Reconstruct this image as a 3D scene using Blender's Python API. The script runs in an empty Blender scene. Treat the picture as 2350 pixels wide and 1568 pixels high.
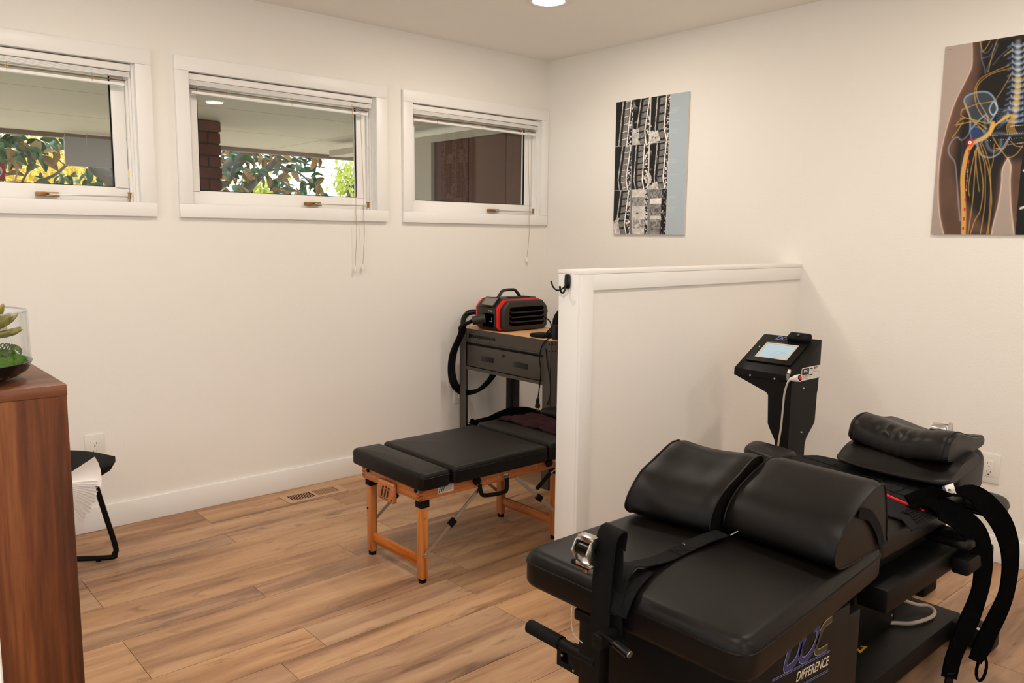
import bpy, bmesh, math, random
import numpy as np
from mathutils import Vector, Matrix, Euler
random.seed(7); np.random.seed(7)
D = bpy.data; S = bpy.context.scene; COL = S.collection
PI = math.pi

# ------------------------------------------------------------------ camera
cam_d = D.cameras.new('camera'); cam = D.objects.new('camera', cam_d); COL.objects.link(cam)
CP = Vector((-3.6627, -3.8352, 1.3372))
CR = Vector((0.7510461, -0.66016625, 0.01050194)); CU = Vector((0.07877105, 0.10538456, 0.99130682)); CD = Vector((0.65553405, 0.74368987, -0.13115065))
M = Matrix((CR, CU, -CD)).transposed().to_4x4(); M.translation = CP
cam.matrix_world = M
FPX = 1838.1
cam_d.sensor_width = 36; cam_d.lens = FPX / 2350 * 36; cam_d.clip_start = 0.02; cam_d.clip_end = 200
S.camera = cam

def at(px, py, ax, c):
    "point of the world plane ax = c that the photograph shows at (px, py); used while surveying the room"
    v = CD + CR * (px - 1175) / FPX - CU * (py - 784) / FPX
    i = 'xyz'.index(ax); t = (c - CP[i]) / v[i]
    return CP + v * t

# ------------------------------------------------------------------ light and exposure
S.view_settings.view_transform = 'Standard'; S.view_settings.look = 'None'
S.view_settings.gamma = 1.0; S.view_settings.use_curve_mapping = False
S.view_settings.exposure = -0.15
W = D.worlds.new('sky'); S.world = W; W.use_nodes = True
bg = W.node_tree.nodes['Background']; bg.inputs[0].default_value = (0.86, 0.93, 1.0, 1); bg.inputs[1].default_value = 2.6

CAN_POWER = 12.5
CAN_COLOR = (1.0, 0.88, 0.76)
sun_d = D.lights.new('sun', 'SUN'); sun_d.energy = 6.0; sun_d.angle = .012; sun_d.color = (1, .95, .86)  # added sun, brightens the ground outside and the bounce indoors
added_sun = D.objects.new('sun', sun_d); COL.objects.link(added_sun); added_sun.rotation_euler = Vector((.30, .42, .86)).to_track_quat('Z', 'Y').to_euler(); added_sun.location = (3, 6, 12)
CANS = [(-0.925, -0.965), (-2.75, -1.15), (-0.95, -2.95), (-2.75, -2.95), (-4.5, -1.6), (-4.5, -3.6), (-1.2, -4.6), (-2.9, -4.6)]
for i, (x, y) in enumerate(CANS):
    ld = D.lights.new('downlight_lamp', 'AREA'); ld.shape = 'DISK'; ld.size = 0.13
    ld.energy = CAN_POWER; ld.color = CAN_COLOR
    lo = D.objects.new('downlight_lamp', ld); COL.objects.link(lo); lo.location = (x, y, 2.425)

# ------------------------------------------------------------------ helpers
ORG = {}
def thing(name, label, cat, loc=(0, 0, 0), group=None):
    o = D.objects.new(name, None); COL.objects.link(o); o.location = loc; o.empty_display_size = 0.05
    ORG[o.name] = Vector(loc); o['label'] = label; o['category'] = cat
    if group: o['group'] = group
    return o
def tag(o, label, cat, group=None):
    o['label'] = label; o['category'] = cat
    if group: o['group'] = group
    return o
def finish(me, smooth):
    if smooth:
        me.polygons.foreach_set('use_smooth', [True] * len(me.polygons))
        me.set_sharp_from_angle(angle=math.radians(smooth if smooth > 1 else 38))
def part(name, bm, mt, parent=None, loc=None, smooth=1, label=None):
    "bm holds world coordinates; the object gets them relative to its thing"
    o0 = ORG[parent.name] if parent is not None else Vector(loc if loc is not None else (0, 0, 0))
    bmesh.ops.transform(bm, matrix=Matrix.Translation(-o0), verts=bm.verts)
    bmesh.ops.recalc_face_normals(bm, faces=bm.faces)
    me = D.meshes.new(name); bm.to_mesh(me); bm.free(); finish(me, smooth)
    mts = mt if isinstance(mt, (list, tuple)) else [mt]
    for m_ in mts: me.materials.append(m_)
    o = D.objects.new(name, me); COL.objects.link(o)
    if parent is not None: o.parent = parent
    else: o.location = o0
    ORG[o.name] = o0
    if label: o['label'] = label
    return o
def struct(name, bm, mt, smooth=0, parent=None):
    o = part(name, bm, mt, parent, smooth=smooth)
    if parent is None: o['kind'] = 'structure'
    return o
def new(): return bmesh.new()
def box(bm, lo, hi, bev=0, seg=2, mat=None, mi=0):
    c = [(a + b) / 2 for a, b in zip(lo, hi)]; s = [abs(b - a) for a, b in zip(lo, hi)]
    m = Matrix.Translation(c) @ Matrix.Diagonal((*s, 1))
    if mat is not None: m = mat @ m
    r = bmesh.ops.create_cube(bm, size=1, matrix=m); vs = r['verts']
    fs = set(f for v in vs for f in v.link_faces)
    for f in fs: f.material_index = mi
    if bev:
        es = list(set(e for v in vs for e in v.link_edges))
        bmesh.ops.bevel(bm, geom=es, offset=min(bev, min(s) * .49), segments=seg, affect='EDGES', profile=.5)
    return vs
def B(lo, hi, bev=0, seg=2, mat=None):
    bm = new(); box(bm, lo, hi, bev, seg, mat); return bm
def cyl(bm, p0, p1, r0, r1=None, n=16, caps=True):
    p0 = Vector(p0); p1 = Vector(p1); d = p1 - p0; r1 = r0 if r1 is None else r1
    q = d.to_track_quat('Z', 'Y').to_matrix().to_4x4(); m = Matrix.Translation((p0 + p1) / 2) @ q
    bmesh.ops.create_cone(bm, cap_ends=caps, segments=n, radius1=r0, radius2=r1, depth=d.length, matrix=m)
def ball(bm, c, r, n=12, sc=(1, 1, 1), mat=None):
    m = Matrix.Translation(c) @ (mat or Matrix()) @ Matrix.Diagonal((sc[0] * r, sc[1] * r, sc[2] * r, 1))
    bmesh.ops.create_uvsphere(bm, u_segments=n, v_segments=max(6, n // 2 + 2), radius=1, matrix=m)
def spline(pts, k=6, closed=False):
    P = [Vector(p) for p in pts]; n = len(P); out = []
    rng = range(n) if closed else range(n - 1)
    for i in rng:
        g = (lambda j: P[j % n]) if closed else (lambda j: P[max(0, min(n - 1, j))])
        a, b, c, d = g(i - 1), g(i), g(i + 1), g(i + 2)
        for j in range(k):
            t = j / k
            out.append(.5 * ((2 * b) + (c - a) * t + (2 * a - 5 * b + 4 * c - d) * t * t + (3 * b - a - 3 * c + d) * t ** 3))
    if not closed: out.append(P[-1])
    return out
def rings(bm, R, closed=False, capped=True):
    "skin a list of point rings"
    V = [[bm.verts.new(p) for p in r] for r in R]; n = len(V[0])
    m = len(V)
    for i in range(m if closed else m - 1):
        a, b = V[i], V[(i + 1) % m]
        for j in range(n): bm.faces.new((a[j], a[(j + 1) % n], b[(j + 1) % n], b[j]))
    if capped and not closed:
        bm.faces.new(V[0][::-1]); bm.faces.new(V[-1])
    return V
def tube(bm, pts, r, n=10, k=6, closed=False, flat=1.0, smooth=True, ref=None):
    P = spline(pts, k, closed) if smooth and len(pts) > 2 else [Vector(p) for p in pts]
    m = len(P); R = []
    up = Vector(ref) if ref else Vector((0.13, 0.21, 0.97))
    prev = None
    for i, p in enumerate(P):
        if closed: t = P[(i + 1) % m] - P[i - 1]
        else: t = P[min(m - 1, i + 1)] - P[max(0, i - 1)]
        t.normalize()
        a = (up if (prev is None or ref) else prev); a = (a - t * a.dot(t))
        if a.length < 1e-4: a = t.orthogonal()
        a.normalize(); prev = a; b = t.cross(a)
        rr = r(i / max(1, m - 1)) if callable(r) else r
        R.append([p + a * rr * math.cos(2 * PI * j / n) + b * rr * flat * math.sin(2 * PI * j / n) for j in range(n)])
    rings(bm, R, closed)
def ribbon(bm, pts, wdir, w, th=.003, k=6, sm=True):
    "strap with thickness: wdir a vector or a list of vectors (one per control point)"
    P = spline(pts, k) if sm else [Vector(p) for p in pts]
    if isinstance(wdir, list): Wd = spline(wdir, k) if sm else [Vector(x) for x in wdir]
    else: Wd = [Vector(wdir)] * len(P)
    m = len(P); R = []
    for i, p in enumerate(P):
        t = (P[min(m - 1, i + 1)] - P[max(0, i - 1)]).normalized()
        a = Wd[i] - t * Wd[i].dot(t); a.normalize(); nn = t.cross(a)
        ww = w(i / (m - 1)) if callable(w) else w
        R.append([p + a * ww / 2 + nn * th / 2, p - a * ww / 2 + nn * th / 2, p - a * ww / 2 - nn * th / 2, p + a * ww / 2 - nn * th / 2])
    rings(bm, R)
def prism(bm, pts, off, bev=0, seg=2, sel=None):
    "polygon pts (3D) extruded by vector off"
    off = Vector(off); a = [bm.verts.new(Vector(p)) for p in pts]; b = [bm.verts.new(Vector(p) + off) for p in pts]
    n = len(a); fs = [bm.faces.new(a[::-1]), bm.faces.new(b)]
    for i in range(n): fs.append(bm.faces.new((a[i], a[(i + 1) % n], b[(i + 1) % n], b[i])))
    bmesh.ops.recalc_face_normals(bm, faces=fs)
    if bev:
        es = list(set(e for f in fs for e in f.edges))
        bmesh.ops.bevel(bm, geom=es, offset=bev, segments=seg, affect='EDGES', profile=.5, clamp_overlap=True)
def lathe(bm, c, prof, n=32, closed_top=False):
    R = [[Vector((c[0] + r * math.cos(2 * PI * j / n), c[1] + r * math.sin(2 * PI * j / n), c[2] + z)) for j in range(n)] for r, z in prof]
    rings(bm, R, capped=True)
def rpoly(pts, r, n=4):
    "round the corners of a closed 2D polygon"
    out = []; N = len(pts)
    for i in range(N):
        p = Vector(pts[i]); a = Vector(pts[i - 1]); b = Vector(pts[(i + 1) % N])
        da = (a - p); db = (b - p); rr = min(r, da.length * .45, db.length * .45)
        pa = p + da.normalized() * rr; pb = p + db.normalized() * rr
        for k in range(n + 1):
            t = k / n; out.append((1 - t) ** 2 * pa + 2 * t * (1 - t) * p + t * t * pb)
    return out
def cushion(bm, poly, z0, z1, r=.02, corner=.04, crown=.008, top=None, n=5):
    "upholstered slab: rounded plan outline, rounded rims, slightly crowned top; top(x, y) adds height"
    o = rpoly(poly, corner, 5); c = sum(o, Vector((0, 0))) / len(o)
    def inset(d):
        res = []
        N = len(o)
        for i in range(N):
            t = (o[(i + 1) % N] - o[i - 1]); nrm = Vector((t.y, -t.x)).normalized()
            if nrm.dot(o[i] - c) > 0: nrm = -nrm
            res.append(o[i] + nrm * d)
        return res
    R = []
    f = top or (lambda x, y: 0)
    def ring(q, z): R.append([Vector((p.x, p.y, z + f(p.x, p.y) * (z - z0) / (z1 - z0))) for p in q])
    rb = r * .6
    for k in range(n + 1):
        a = k / n * PI / 2; ring(inset(rb * (1 - math.sin(a))), z0 + rb * (1 - math.cos(a)))
    for k in range(n + 1):
        a = k / n * PI / 2; ring(inset(r * (1 - math.cos(a))), z1 - r + r * math.sin(a))
    q = inset(r)
    for s in (.8, .55, .3, .1):
        qq = [c + (p - c) * s for p in q]; ring(qq, z1 + crown * (1 - s * s))
    rings(bm, R)
    return inset(0)
def piping(bm, ol, z, r=.003, f=None):
    tube(bm, [(p.x, p.y, z + (f(p.x, p.y) if f else 0)) for p in ol], r, 6, 1, closed=True, smooth=False)
def text_bm(s, size, depth=.0008, offset=0, shear=0, align='CENTER', spacing=1.0):
    cu = D.curves.new('t', 'FONT'); cu.body = s; cu.size = size; cu.extrude = depth; cu.offset = offset; cu.shear = shear
    cu.align_x = align; cu.align_y = 'CENTER'; cu.space_character = spacing; cu.resolution_u = 4
    ob = D.objects.new('t', cu); COL.objects.link(ob)
    bpy.context.view_layer.update()
    me = D.meshes.new_from_object(ob.evaluated_get(bpy.context.evaluated_depsgraph_get()))
    bm = new(); bm.from_mesh(me); D.objects.remove(ob); D.curves.remove(cu); D.meshes.remove(me)
    return bm
def frame_m(o, xa, ya):
    xa = Vector(xa).normalized(); ya = Vector(ya); ya = (ya - xa * ya.dot(xa)).normalized(); za = xa.cross(ya)
    m = Matrix((xa, ya, za)).transposed().to_4x4(); m.translation = Vector(o); return m
def join(bm, other, m=None, mi=None):
    if m is not None: bmesh.ops.transform(other, matrix=m, verts=other.verts)
    if mi is not None:
        for f in other.faces: f.material_index = mi
    me = D.meshes.new('j'); other.to_mesh(me); bm.from_mesh(me); other.free(); D.meshes.remove(me)
def loose(bm):
    "the separate pieces of bm, each a bmesh of its own"
    bm.verts.ensure_lookup_table(); seen = set(); out = []
    for v in bm.verts:
        if v.index in seen: continue
        st = [v]; comp = []; seen.add(v.index)
        while st:
            a = st.pop(); comp.append(a)
            for e in a.link_edges:
                b = e.other_vert(a)
                if b.index not in seen: seen.add(b.index); st.append(b)
        nb = new(); mp = {a.index: nb.verts.new(a.co) for a in comp}; fs = set(f for a in comp for f in a.link_faces)
        for f in fs: nb.faces.new([mp[q.index] for q in f.verts])
        out.append(nb)
    bm.free(); return out
def each(name, bm, mt, parent, smooth=1):
    bm.verts.index_update()
    for b in loose(bm): part(name, b, mt, parent, smooth=smooth)
def screw(bm, c, nrm, r=.004):
    c = Vector(c); n = Vector(nrm).normalized(); cyl(bm, c - n * .001, c + n * .002, r, r * .8, 10)

# ------------------------------------------------------------------ materials
def srgb(r, g, b):
    f = lambda v: ((v / 255 + .055) / 1.055) ** 2.4 if v > 10 else v / 255 / 12.92
    return (f(r), f(g), f(b), 1)
def mat(name, col, rough=.5, metal=0, bump=0, bscale=100, spec=.5, coat=0, emit=None, es=0, vary=0, vscale=4, trans=0, dist=.001, detail=3):
    m = D.materials.new(name); m.use_nodes = True; nt = m.node_tree; p = nt.nodes['Principled BSDF']
    p.inputs['Base Color'].default_value = col; p.inputs['Roughness'].default_value = rough; p.inputs['Metallic'].default_value = metal
    p.inputs['Specular IOR Level'].default_value = spec; p.inputs['Coat Weight'].default_value = coat
    p.inputs['Transmission Weight'].default_value = trans
    if emit: p.inputs['Emission Color'].default_value = emit; p.inputs['Emission Strength'].default_value = es
    if bump or vary:
        tc = nt.nodes.new('ShaderNodeTexCoord')
    if bump:
        nz = nt.nodes.new('ShaderNodeTexNoise'); nz.inputs['Scale'].default_value = bscale; nz.inputs['Detail'].default_value = detail
        nt.links.new(tc.outputs['Object'], nz.inputs['Vector'])
        bp = nt.nodes.new('ShaderNodeBump'); bp.inputs['Strength'].default_value = bump; bp.inputs['Distance'].default_value = dist
        nt.links.new(nz.outputs['Fac'], bp.inputs['Height']); nt.links.new(bp.outputs['Normal'], p.inputs['Normal'])
    if vary:
        n2 = nt.nodes.new('ShaderNodeTexNoise'); n2.inputs['Scale'].default_value = vscale; n2.inputs['Detail'].default_value = 4
        nt.links.new(tc.outputs['Object'], n2.inputs['Vector'])
        mx = nt.nodes.new('ShaderNodeMix'); mx.data_type = 'RGBA'; mx.blend_type = 'MULTIPLY'; mx.inputs['Factor'].default_value = 1
        mx.inputs['A'].default_value = col
        cr = nt.nodes.new('ShaderNodeValToRGB'); cr.color_ramp.elements[0].position = .3; cr.color_ramp.elements[1].position = .7
        v = 1 - vary; cr.color_ramp.elements[0].color = (v, v, v, 1)
        nt.links.new(n2.outputs['Fac'], cr.inputs[0]); nt.links.new(cr.outputs[0], mx.inputs['B']); nt.links.new(mx.outputs['Result'], p.inputs['Base Color'])
    return m
def wood(name, cols, axis='x', stretch=14, scale=3.0, rough=.45, rand=True, bump=.15, knots=True, tone=.25, ring=0, amp=.10, off=(0, 0, 0), spec=.5):
    "grain running along one axis; each object gets its own cut and tone"
    m = D.materials.new(name); m.use_nodes = True; nt = m.node_tree; N = nt.nodes; L = nt.links; p = N['Principled BSDF']
    g = N.new('ShaderNodeNewGeometry'); oi = N.new('ShaderNodeObjectInfo')
    mp = N.new('ShaderNodeMapping'); sc = [stretch] * 3; sc['xyz'.index(axis)] = 1
    mp.inputs['Scale'].default_value = sc; mp.inputs['Location'].default_value = off
    src = g.outputs['Position']
    if rand:
        cx = N.new('ShaderNodeVectorMath'); cx.operation = 'SCALE'; cx.inputs[0].default_value = (37, 19, 11)
        L.new(oi.outputs['Random'], cx.inputs['Scale'])
        ad = N.new('ShaderNodeVectorMath'); ad.operation = 'ADD'; L.new(src, ad.inputs[0]); L.new(cx.outputs[0], ad.inputs[1]); src = ad.outputs[0]
    L.new(src, mp.inputs['Vector'])
    n1 = N.new('ShaderNodeTexNoise'); n1.inputs['Scale'].default_value = scale * .45; n1.inputs['Detail'].default_value = 3; n1.inputs['Distortion'].default_value = .9
    n2 = N.new('ShaderNodeTexNoise'); n2.inputs['Scale'].default_value = scale * 3; n2.inputs['Detail'].default_value = 6; n2.inputs['Roughness'].default_value = .65
    L.new(mp.outputs[0], n1.inputs['Vector']); L.new(mp.outputs[0], n2.inputs['Vector'])
    last = n1.outputs['Fac']
    if ring:
        mp2 = N.new('ShaderNodeMapping'); s2 = [1.0] * 3; s2['xyz'.index(axis)] = .16; mp2.inputs['Scale'].default_value = s2; L.new(src, mp2.inputs['Vector'])
        n3 = N.new('ShaderNodeTexNoise'); n3.inputs['Scale'].default_value = ring; n3.inputs['Detail'].default_value = 1.5; L.new(mp2.outputs[0], n3.inputs['Vector'])
        ml = N.new('ShaderNodeMath'); ml.operation = 'MULTIPLY'; ml.inputs[1].default_value = 14; L.new(n3.outputs['Fac'], ml.inputs[0])
        sn = N.new('ShaderNodeMath'); sn.operation = 'SINE'; L.new(ml.outputs[0], sn.inputs[0])
        mm = N.new('ShaderNodeMath'); mm.operation = 'MULTIPLY_ADD'; mm.inputs[1].default_value = amp; L.new(sn.outputs[0], mm.inputs[0]); L.new(last, mm.inputs[2]); last = mm.outputs[0]
    mx = N.new('ShaderNodeMath'); mx.operation = 'MULTIPLY_ADD'; mx.inputs[1].default_value = .38; L.new(n2.outputs['Fac'], mx.inputs[0]); L.new(last, mx.inputs[2])
    cr = N.new('ShaderNodeValToRGB'); e = cr.color_ramp.elements
    e[0].position = .46; e[0].color = cols[0]; e[1].position = .92; e[1].color = cols[-1]
    for i, c in enumerate(cols[1:-1]):
        k = e.new(.46 + .46 * (i + 1) / (len(cols) - 1)); k.color = c
    L.new(mx.outputs[0], cr.inputs[0]); col = cr.outputs[0]
    if knots:
        vo = N.new('ShaderNodeTexNoise'); vo.inputs['Scale'].default_value = 1.0; vo.inputs['Detail'].default_value = 5; vo.inputs['Distortion'].default_value = 1.6; vo.inputs['Roughness'].default_value = .6
        mp3 = N.new('ShaderNodeMapping'); s3 = [15.0] * 3; s3['xyz'.index(axis)] = 3.6; mp3.inputs['Scale'].default_value = s3; mp3.inputs['Location'].default_value = (3, 5, 1)
        L.new(src, mp3.inputs['Vector']); L.new(mp3.outputs[0], vo.inputs['Vector'])
        kr = N.new('ShaderNodeValToRGB'); kr.color_ramp.elements[0].position = .575; kr.color_ramp.elements[1].position = .74
        kr.color_ramp.elements[0].color = (1, 1, 1, 1); kr.color_ramp.elements[1].color = (.30, .24, .20, 1)
        L.new(vo.outputs['Fac'], kr.inputs[0])
        km = N.new('ShaderNodeMix'); km.data_type = 'RGBA'; km.blend_type = 'MULTIPLY'; km.inputs['Factor'].default_value = .8
        L.new(col, km.inputs['A']); L.new(kr.outputs[0], km.inputs['B']); col = km.outputs['Result']
    if tone:
        hv = N.new('ShaderNodeHueSaturation'); mr = N.new('ShaderNodeMapRange'); mr.inputs['To Min'].default_value = 1 - tone; mr.inputs['To Max'].default_value = 1 + tone * .5
        L.new(oi.outputs['Random'], mr.inputs['Value']); L.new(mr.outputs[0], hv.inputs['Value']); L.new(col, hv.inputs['Color'])
        L.new(mr.outputs[0], hv.inputs['Saturation']); col = hv.outputs[0]
    L.new(col, p.inputs['Base Color']); p.inputs['Roughness'].default_value = rough; p.inputs['Specular IOR Level'].default_value = spec
    bp = N.new('ShaderNodeBump'); bp.inputs['Strength'].default_value = bump; bp.inputs['Distance'].default_value = .001
    L.new(n2.outputs['Fac'], bp.inputs['Height']); L.new(bp.outputs['Normal'], p.inputs['Normal'])
    return m

M_wall = mat('wall_paint', srgb(236, 231, 224), .85, bump=.28, bscale=120, spec=.25, dist=.002, detail=2)
M_ceil = mat('ceiling_paint', srgb(244, 240, 234), .9, bump=.15, bscale=60, spec=.2, dist=.002)
M_trim = mat('trim_paint', srgb(238, 235, 231), .38, spec=.45)
M_white = mat('white_plastic', srgb(228, 224, 216), .4)
M_floor = wood('oak_laminate', [srgb(124, 90, 64), srgb(156, 116, 84), srgb(174, 134, 98), srgb(188, 149, 112)], 'x', 9, 2.6, rough=.45, tone=.08, ring=3.2)
M_sub = mat('underlay', srgb(60, 42, 30), .9)
M_walnut = wood('walnut_veneer', [srgb(52, 24, 8), srgb(80, 39, 14), srgb(104, 54, 22), srgb(130, 76, 38)], 'z', 17, 2.4, rough=.5, tone=0, ring=2.6, amp=.07, spec=.3, knots=False)
M_walnut_x = wood('walnut_edge', [srgb(78, 40, 20), srgb(106, 58, 32), srgb(128, 76, 46)], 'x', 16, 3.0, rough=.4, tone=0, knots=False)
M_oak = wood('orange_oak', [srgb(140, 70, 22), srgb(186, 104, 40), srgb(206, 124, 54)], 'x', 26, 4.0, rough=.4, tone=.1, knots=False)
M_oak_z = wood('orange_oak_upright', [srgb(150, 78, 26), srgb(192, 112, 44), srgb(210, 130, 58)], 'z', 26, 4.0, rough=.4, tone=.1, knots=False)
M_oak_y = wood('orange_oak_rail', [srgb(140, 70, 22), srgb(186, 104, 40), srgb(206, 124, 54)], 'y', 26, 4.0, rough=.4, tone=.1, knots=False)
M_vinyl = mat('black_vinyl', (.0040, .0028, .0022, 1), .40, bump=.22, bscale=420, spec=.19, dist=.0006)
M_vinyl_s = mat('black_vinyl_soft', (.0046, .0033, .0028, 1), .41, bump=.35, bscale=9, spec=.20, dist=.012, detail=1)
M_black = mat('black_powder_coat', (.0032, .0028, .0026, 1), .5, spec=.16, bump=.15, bscale=500, dist=.0004)
M_gloss = mat('black_gloss', (.003, .003, .003, 1), .18, spec=.3)
M_rubber = mat('black_rubber', (.004, .0037, .0035, 1), .65, spec=.14)
M_web = mat('black_webbing', (.004, .0039, .004, 1), .8, bump=.6, bscale=260, dist=.001, spec=.14)
M_fleece = mat('black_fleece', (.0022, .0021, .0021, 1), 1.0, bump=1, bscale=300, dist=.003, spec=.03)
M_fabric = mat('charcoal_fabric', (.012, .0115, .012, 1), .9, bump=.5, bscale=500, dist=.0006, spec=.12)
M_chrome = mat('chrome', (.62, .60, .57, 1), .22, 1)
M_steel = mat('brushed_steel', (.52, .49, .45, 1), .38, 1)
M_brass = mat('brass', srgb(150, 108, 60), .35, .9)
M_dgrey = mat('hammered_grey_paint', srgb(62, 56, 51), .42, bump=.25, bscale=240, spec=.45, dist=.0008)
M_board = mat('particle_board', srgb(206, 158, 112), .6, vary=.12, vscale=60, bump=.1, bscale=200)
M_red = mat('red_plastic', srgb(212, 20, 14), .4)
M_redtape = mat('red_piping', srgb(236, 14, 30), .6)
M_dplastic = mat('dark_plastic', srgb(34, 28, 23), .52, bump=.2, bscale=600, dist=.0004)
M_paper = mat('white_paper', srgb(238, 232, 228), .7)
M_label = mat('label_white', srgb(214, 208, 200), .5)
M_ink = mat('label_ink', srgb(24, 20, 20), .6)
M_beige = mat('beige_metal', srgb(186, 150, 118), .45, .1)
M_damp_shade = mat('brown_damper', srgb(120, 88, 58), .6)  # vent damper brown, also the painted shade strip in the blinds
M_void = mat('dark_void', (.002, .002, .002, 1), 1, spec=0)
M_blue = mat('logo_blue', srgb(96, 108, 160), .5)
M_navy = mat('logo_navy', srgb(14, 34, 92), .5)
M_cream = mat('logo_cream', srgb(206, 190, 168), .5)
M_olive = mat('logo_olive', srgb(50, 40, 22), .5)
M_towel = mat('plum_towel', srgb(50, 26, 30), 1, bump=1, bscale=130, dist=.006, vary=.5, vscale=14, spec=.1)
M_moss = mat('moss', srgb(82, 128, 30), 1, bump=1, bscale=90, dist=.01, vary=.4, vscale=40, spec=.1)
M_succ = mat('succulent', srgb(150, 142, 62), .5, vary=.3, vscale=30)
M_sprig = mat('sprig_green', srgb(84, 104, 40), .6)
M_cell = mat('lamp_lens', (1, 1, 1, 1), .5, emit=(1, .93, .84, 1), es=9)
M_screen = mat('touch_screen', srgb(60, 70, 74), .3, emit=srgb(196, 214, 220), es=.85)
M_led = mat('green_led', (0, .3, 0, 1), .4, emit=(.15, 1, .1, 1), es=1)
M_cablew = mat('grey_white_cable', srgb(186, 172, 156), .5)
M_soffit = mat('soffit_board', srgb(190, 178, 160), .7, vary=.06, vscale=3)
M_fascia = mat('fascia', srgb(120, 100, 84), .6)
M_brick = mat('red_brick', srgb(104, 50, 40), .85, bump=.6, bscale=60, dist=.004, vary=.4, vscale=12)
M_mortar = mat('mortar', srgb(52, 38, 34), .95)
M_brown = mat('brown_siding', srgb(100, 58, 42), .7, vary=.12, vscale=2)
M_exttrim = mat('exterior_cream', srgb(188, 176, 160), .6)
M_leafg = mat('magnolia_leaf_green', srgb(34, 74, 36), .3)
M_leafb = mat('magnolia_leaf_tan', srgb(128, 98, 50), .55)
M_leafy = mat('yellow_leaf', srgb(226, 200, 92), .6)
M_bounce = mat('pale_paving', srgb(238, 236, 230), .9)  # high-albedo white for the added light-bouncing slabs
M_bark = mat('grey_bark', srgb(92, 88, 80), .9, bump=.8, bscale=30, dist=.01, vary=.3, vscale=9)
M_ground = mat('concrete', srgb(190, 184, 168), .9, bump=.3, bscale=20)
M_slab = mat('grey_sign_board', srgb(150, 146, 148), .6)
def glass_mat(name, rough=0.0, tint=(1, 1, 1, 1), fac=.06):
    m = D.materials.new(name); m.use_nodes = True; nt = m.node_tree; nt.nodes.clear()
    o = nt.nodes.new('ShaderNodeOutputMaterial'); t = nt.nodes.new('ShaderNodeBsdfTransparent'); g = nt.nodes.new('ShaderNodeBsdfGlossy')
    lw = nt.nodes.new('ShaderNodeLayerWeight'); lw.inputs['Blend'].default_value = .5; pw = nt.nodes.new('ShaderNodeMath'); pw.operation = 'POWER'; pw.inputs[1].default_value = 5; nt.links.new(lw.outputs['Facing'], pw.inputs[0]); fr = nt.nodes.new('ShaderNodeMath'); fr.operation = 'MULTIPLY_ADD'; fr.inputs[1].default_value = .7; fr.inputs[2].default_value = .035; nt.links.new(pw.outputs[0], fr.inputs[0]); mx = nt.nodes.new('ShaderNodeMixShader')
    t.inputs[0].default_value = tint; g.inputs['Roughness'].default_value = rough
    nt.links.new(fr.outputs[0], mx.inputs[0]); nt.links.new(t.outputs[0], mx.inputs[1]); nt.links.new(g.outputs[0], mx.inputs[2]); nt.links.new(mx.outputs[0], o.inputs[0])
    return m
M_glass = glass_mat('window_glass', 0, (.93, .95, .94, 1))
M_vglass = glass_mat('vessel_glass', 0, (.97, .98, .98, 1))
# ================================================================== THE SETTING
RX0, RY0, H = -5.2, -5.2, 2.44
WT = 0.14
# floor: underlay slab and every plank
ROWS = [0.0]
y = -0.25; k = 0
while y > RY0:
    ROWS.append(y); y -= (0.165, 0.125, 0.30)[k % 3]; k += 1
ROWS.append(RY0)
floor = struct('floor', B((RX0 - .1, RY0 - .1, -.06), (0.1, 0.1, -.0075)), M_sub)
JOINTS = [-2.34, -1.733, -2.347, -1.737, -2.02, -2.475, -2.975, -1.87, -1.42, -1.875, -2.6, -1.3, -0.62]
unit = None
for i in range(len(ROWS) - 1):
    j0 = JOINTS[i] if i < len(JOINTS) else -random.uniform(.2, 1.3)
    L = 1.22
    xs = [RX0]; x = j0
    while x - L > RX0: x -= L
    while x < 0:
        if x - xs[-1] > .02: xs.append(x)
        x += L
    xs.append(0)
    if i == 7: xs = sorted(xs + [-2.48])
    for a, b in zip(xs[:-1], xs[1:]):
        g = .0018
        if unit is None:
            bm = B((-.5, -.5, -1), (.5, .5, 0)); me = D.meshes.new('plank'); bm.to_mesh(me); bm.free(); me.materials.append(M_floor); unit = me
        o = D.objects.new('plank', unit); COL.objects.link(o); o.parent = floor
        o.location = ((a + b) / 2, (ROWS[i] + ROWS[i + 1]) / 2, 0); o.scale = (b - a - g, ROWS[i] - ROWS[i + 1] - g, .007)

# walls (ceiling 2.44 m)
WIN = [(-3.508, -2.513), (-2.2805, -1.288), (-1.052, -0.060)]   # clear openings along x
WZ0, WZ1 = 1.468, 2.066
bm = new(); xs = [RX0 - .1]
box(bm, (RX0 - .1, 0, -.06), (WT, WT, WZ0 - .011)); box(bm, (RX0 - .1, 0, WZ1 + .011), (WT, WT, H + .05))
edges = [RX0 - .1] + [v + (-.011, .011)[k] for w in WIN for k, v in enumerate(w)] + [WT]
for a, b in zip(edges[::2], edges[1::2]): box(bm, (a, 0, WZ0 - .011), (b, WT, WZ1 + .011))
struct('wall_left', bm, M_wall)
struct('wall_right', B((0, RY0 - .1, -.06), (WT, 0, H + .05)), M_wall)
bm = new(); FX0, FX1, FZ1 = -4.9, -2.3, 2.3                          # unseen glazed doors added behind the camera to admit daylight
box(bm, (RX0 - .1, RY0 - .1, FZ1), (0, RY0, H + .05)); box(bm, (RX0 - .1, RY0 - .1, -.06), (FX0, RY0, FZ1)); box(bm, (FX1, RY0 - .1, -.06), (0, RY0, FZ1))
struct('wall_front', bm, M_wall)
d1 = struct('door_1', B((FX0, RY0 - .06, .02), (FX1, RY0 - .05, FZ1)), M_glass)  # added glazing, there only to let daylight in
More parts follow.
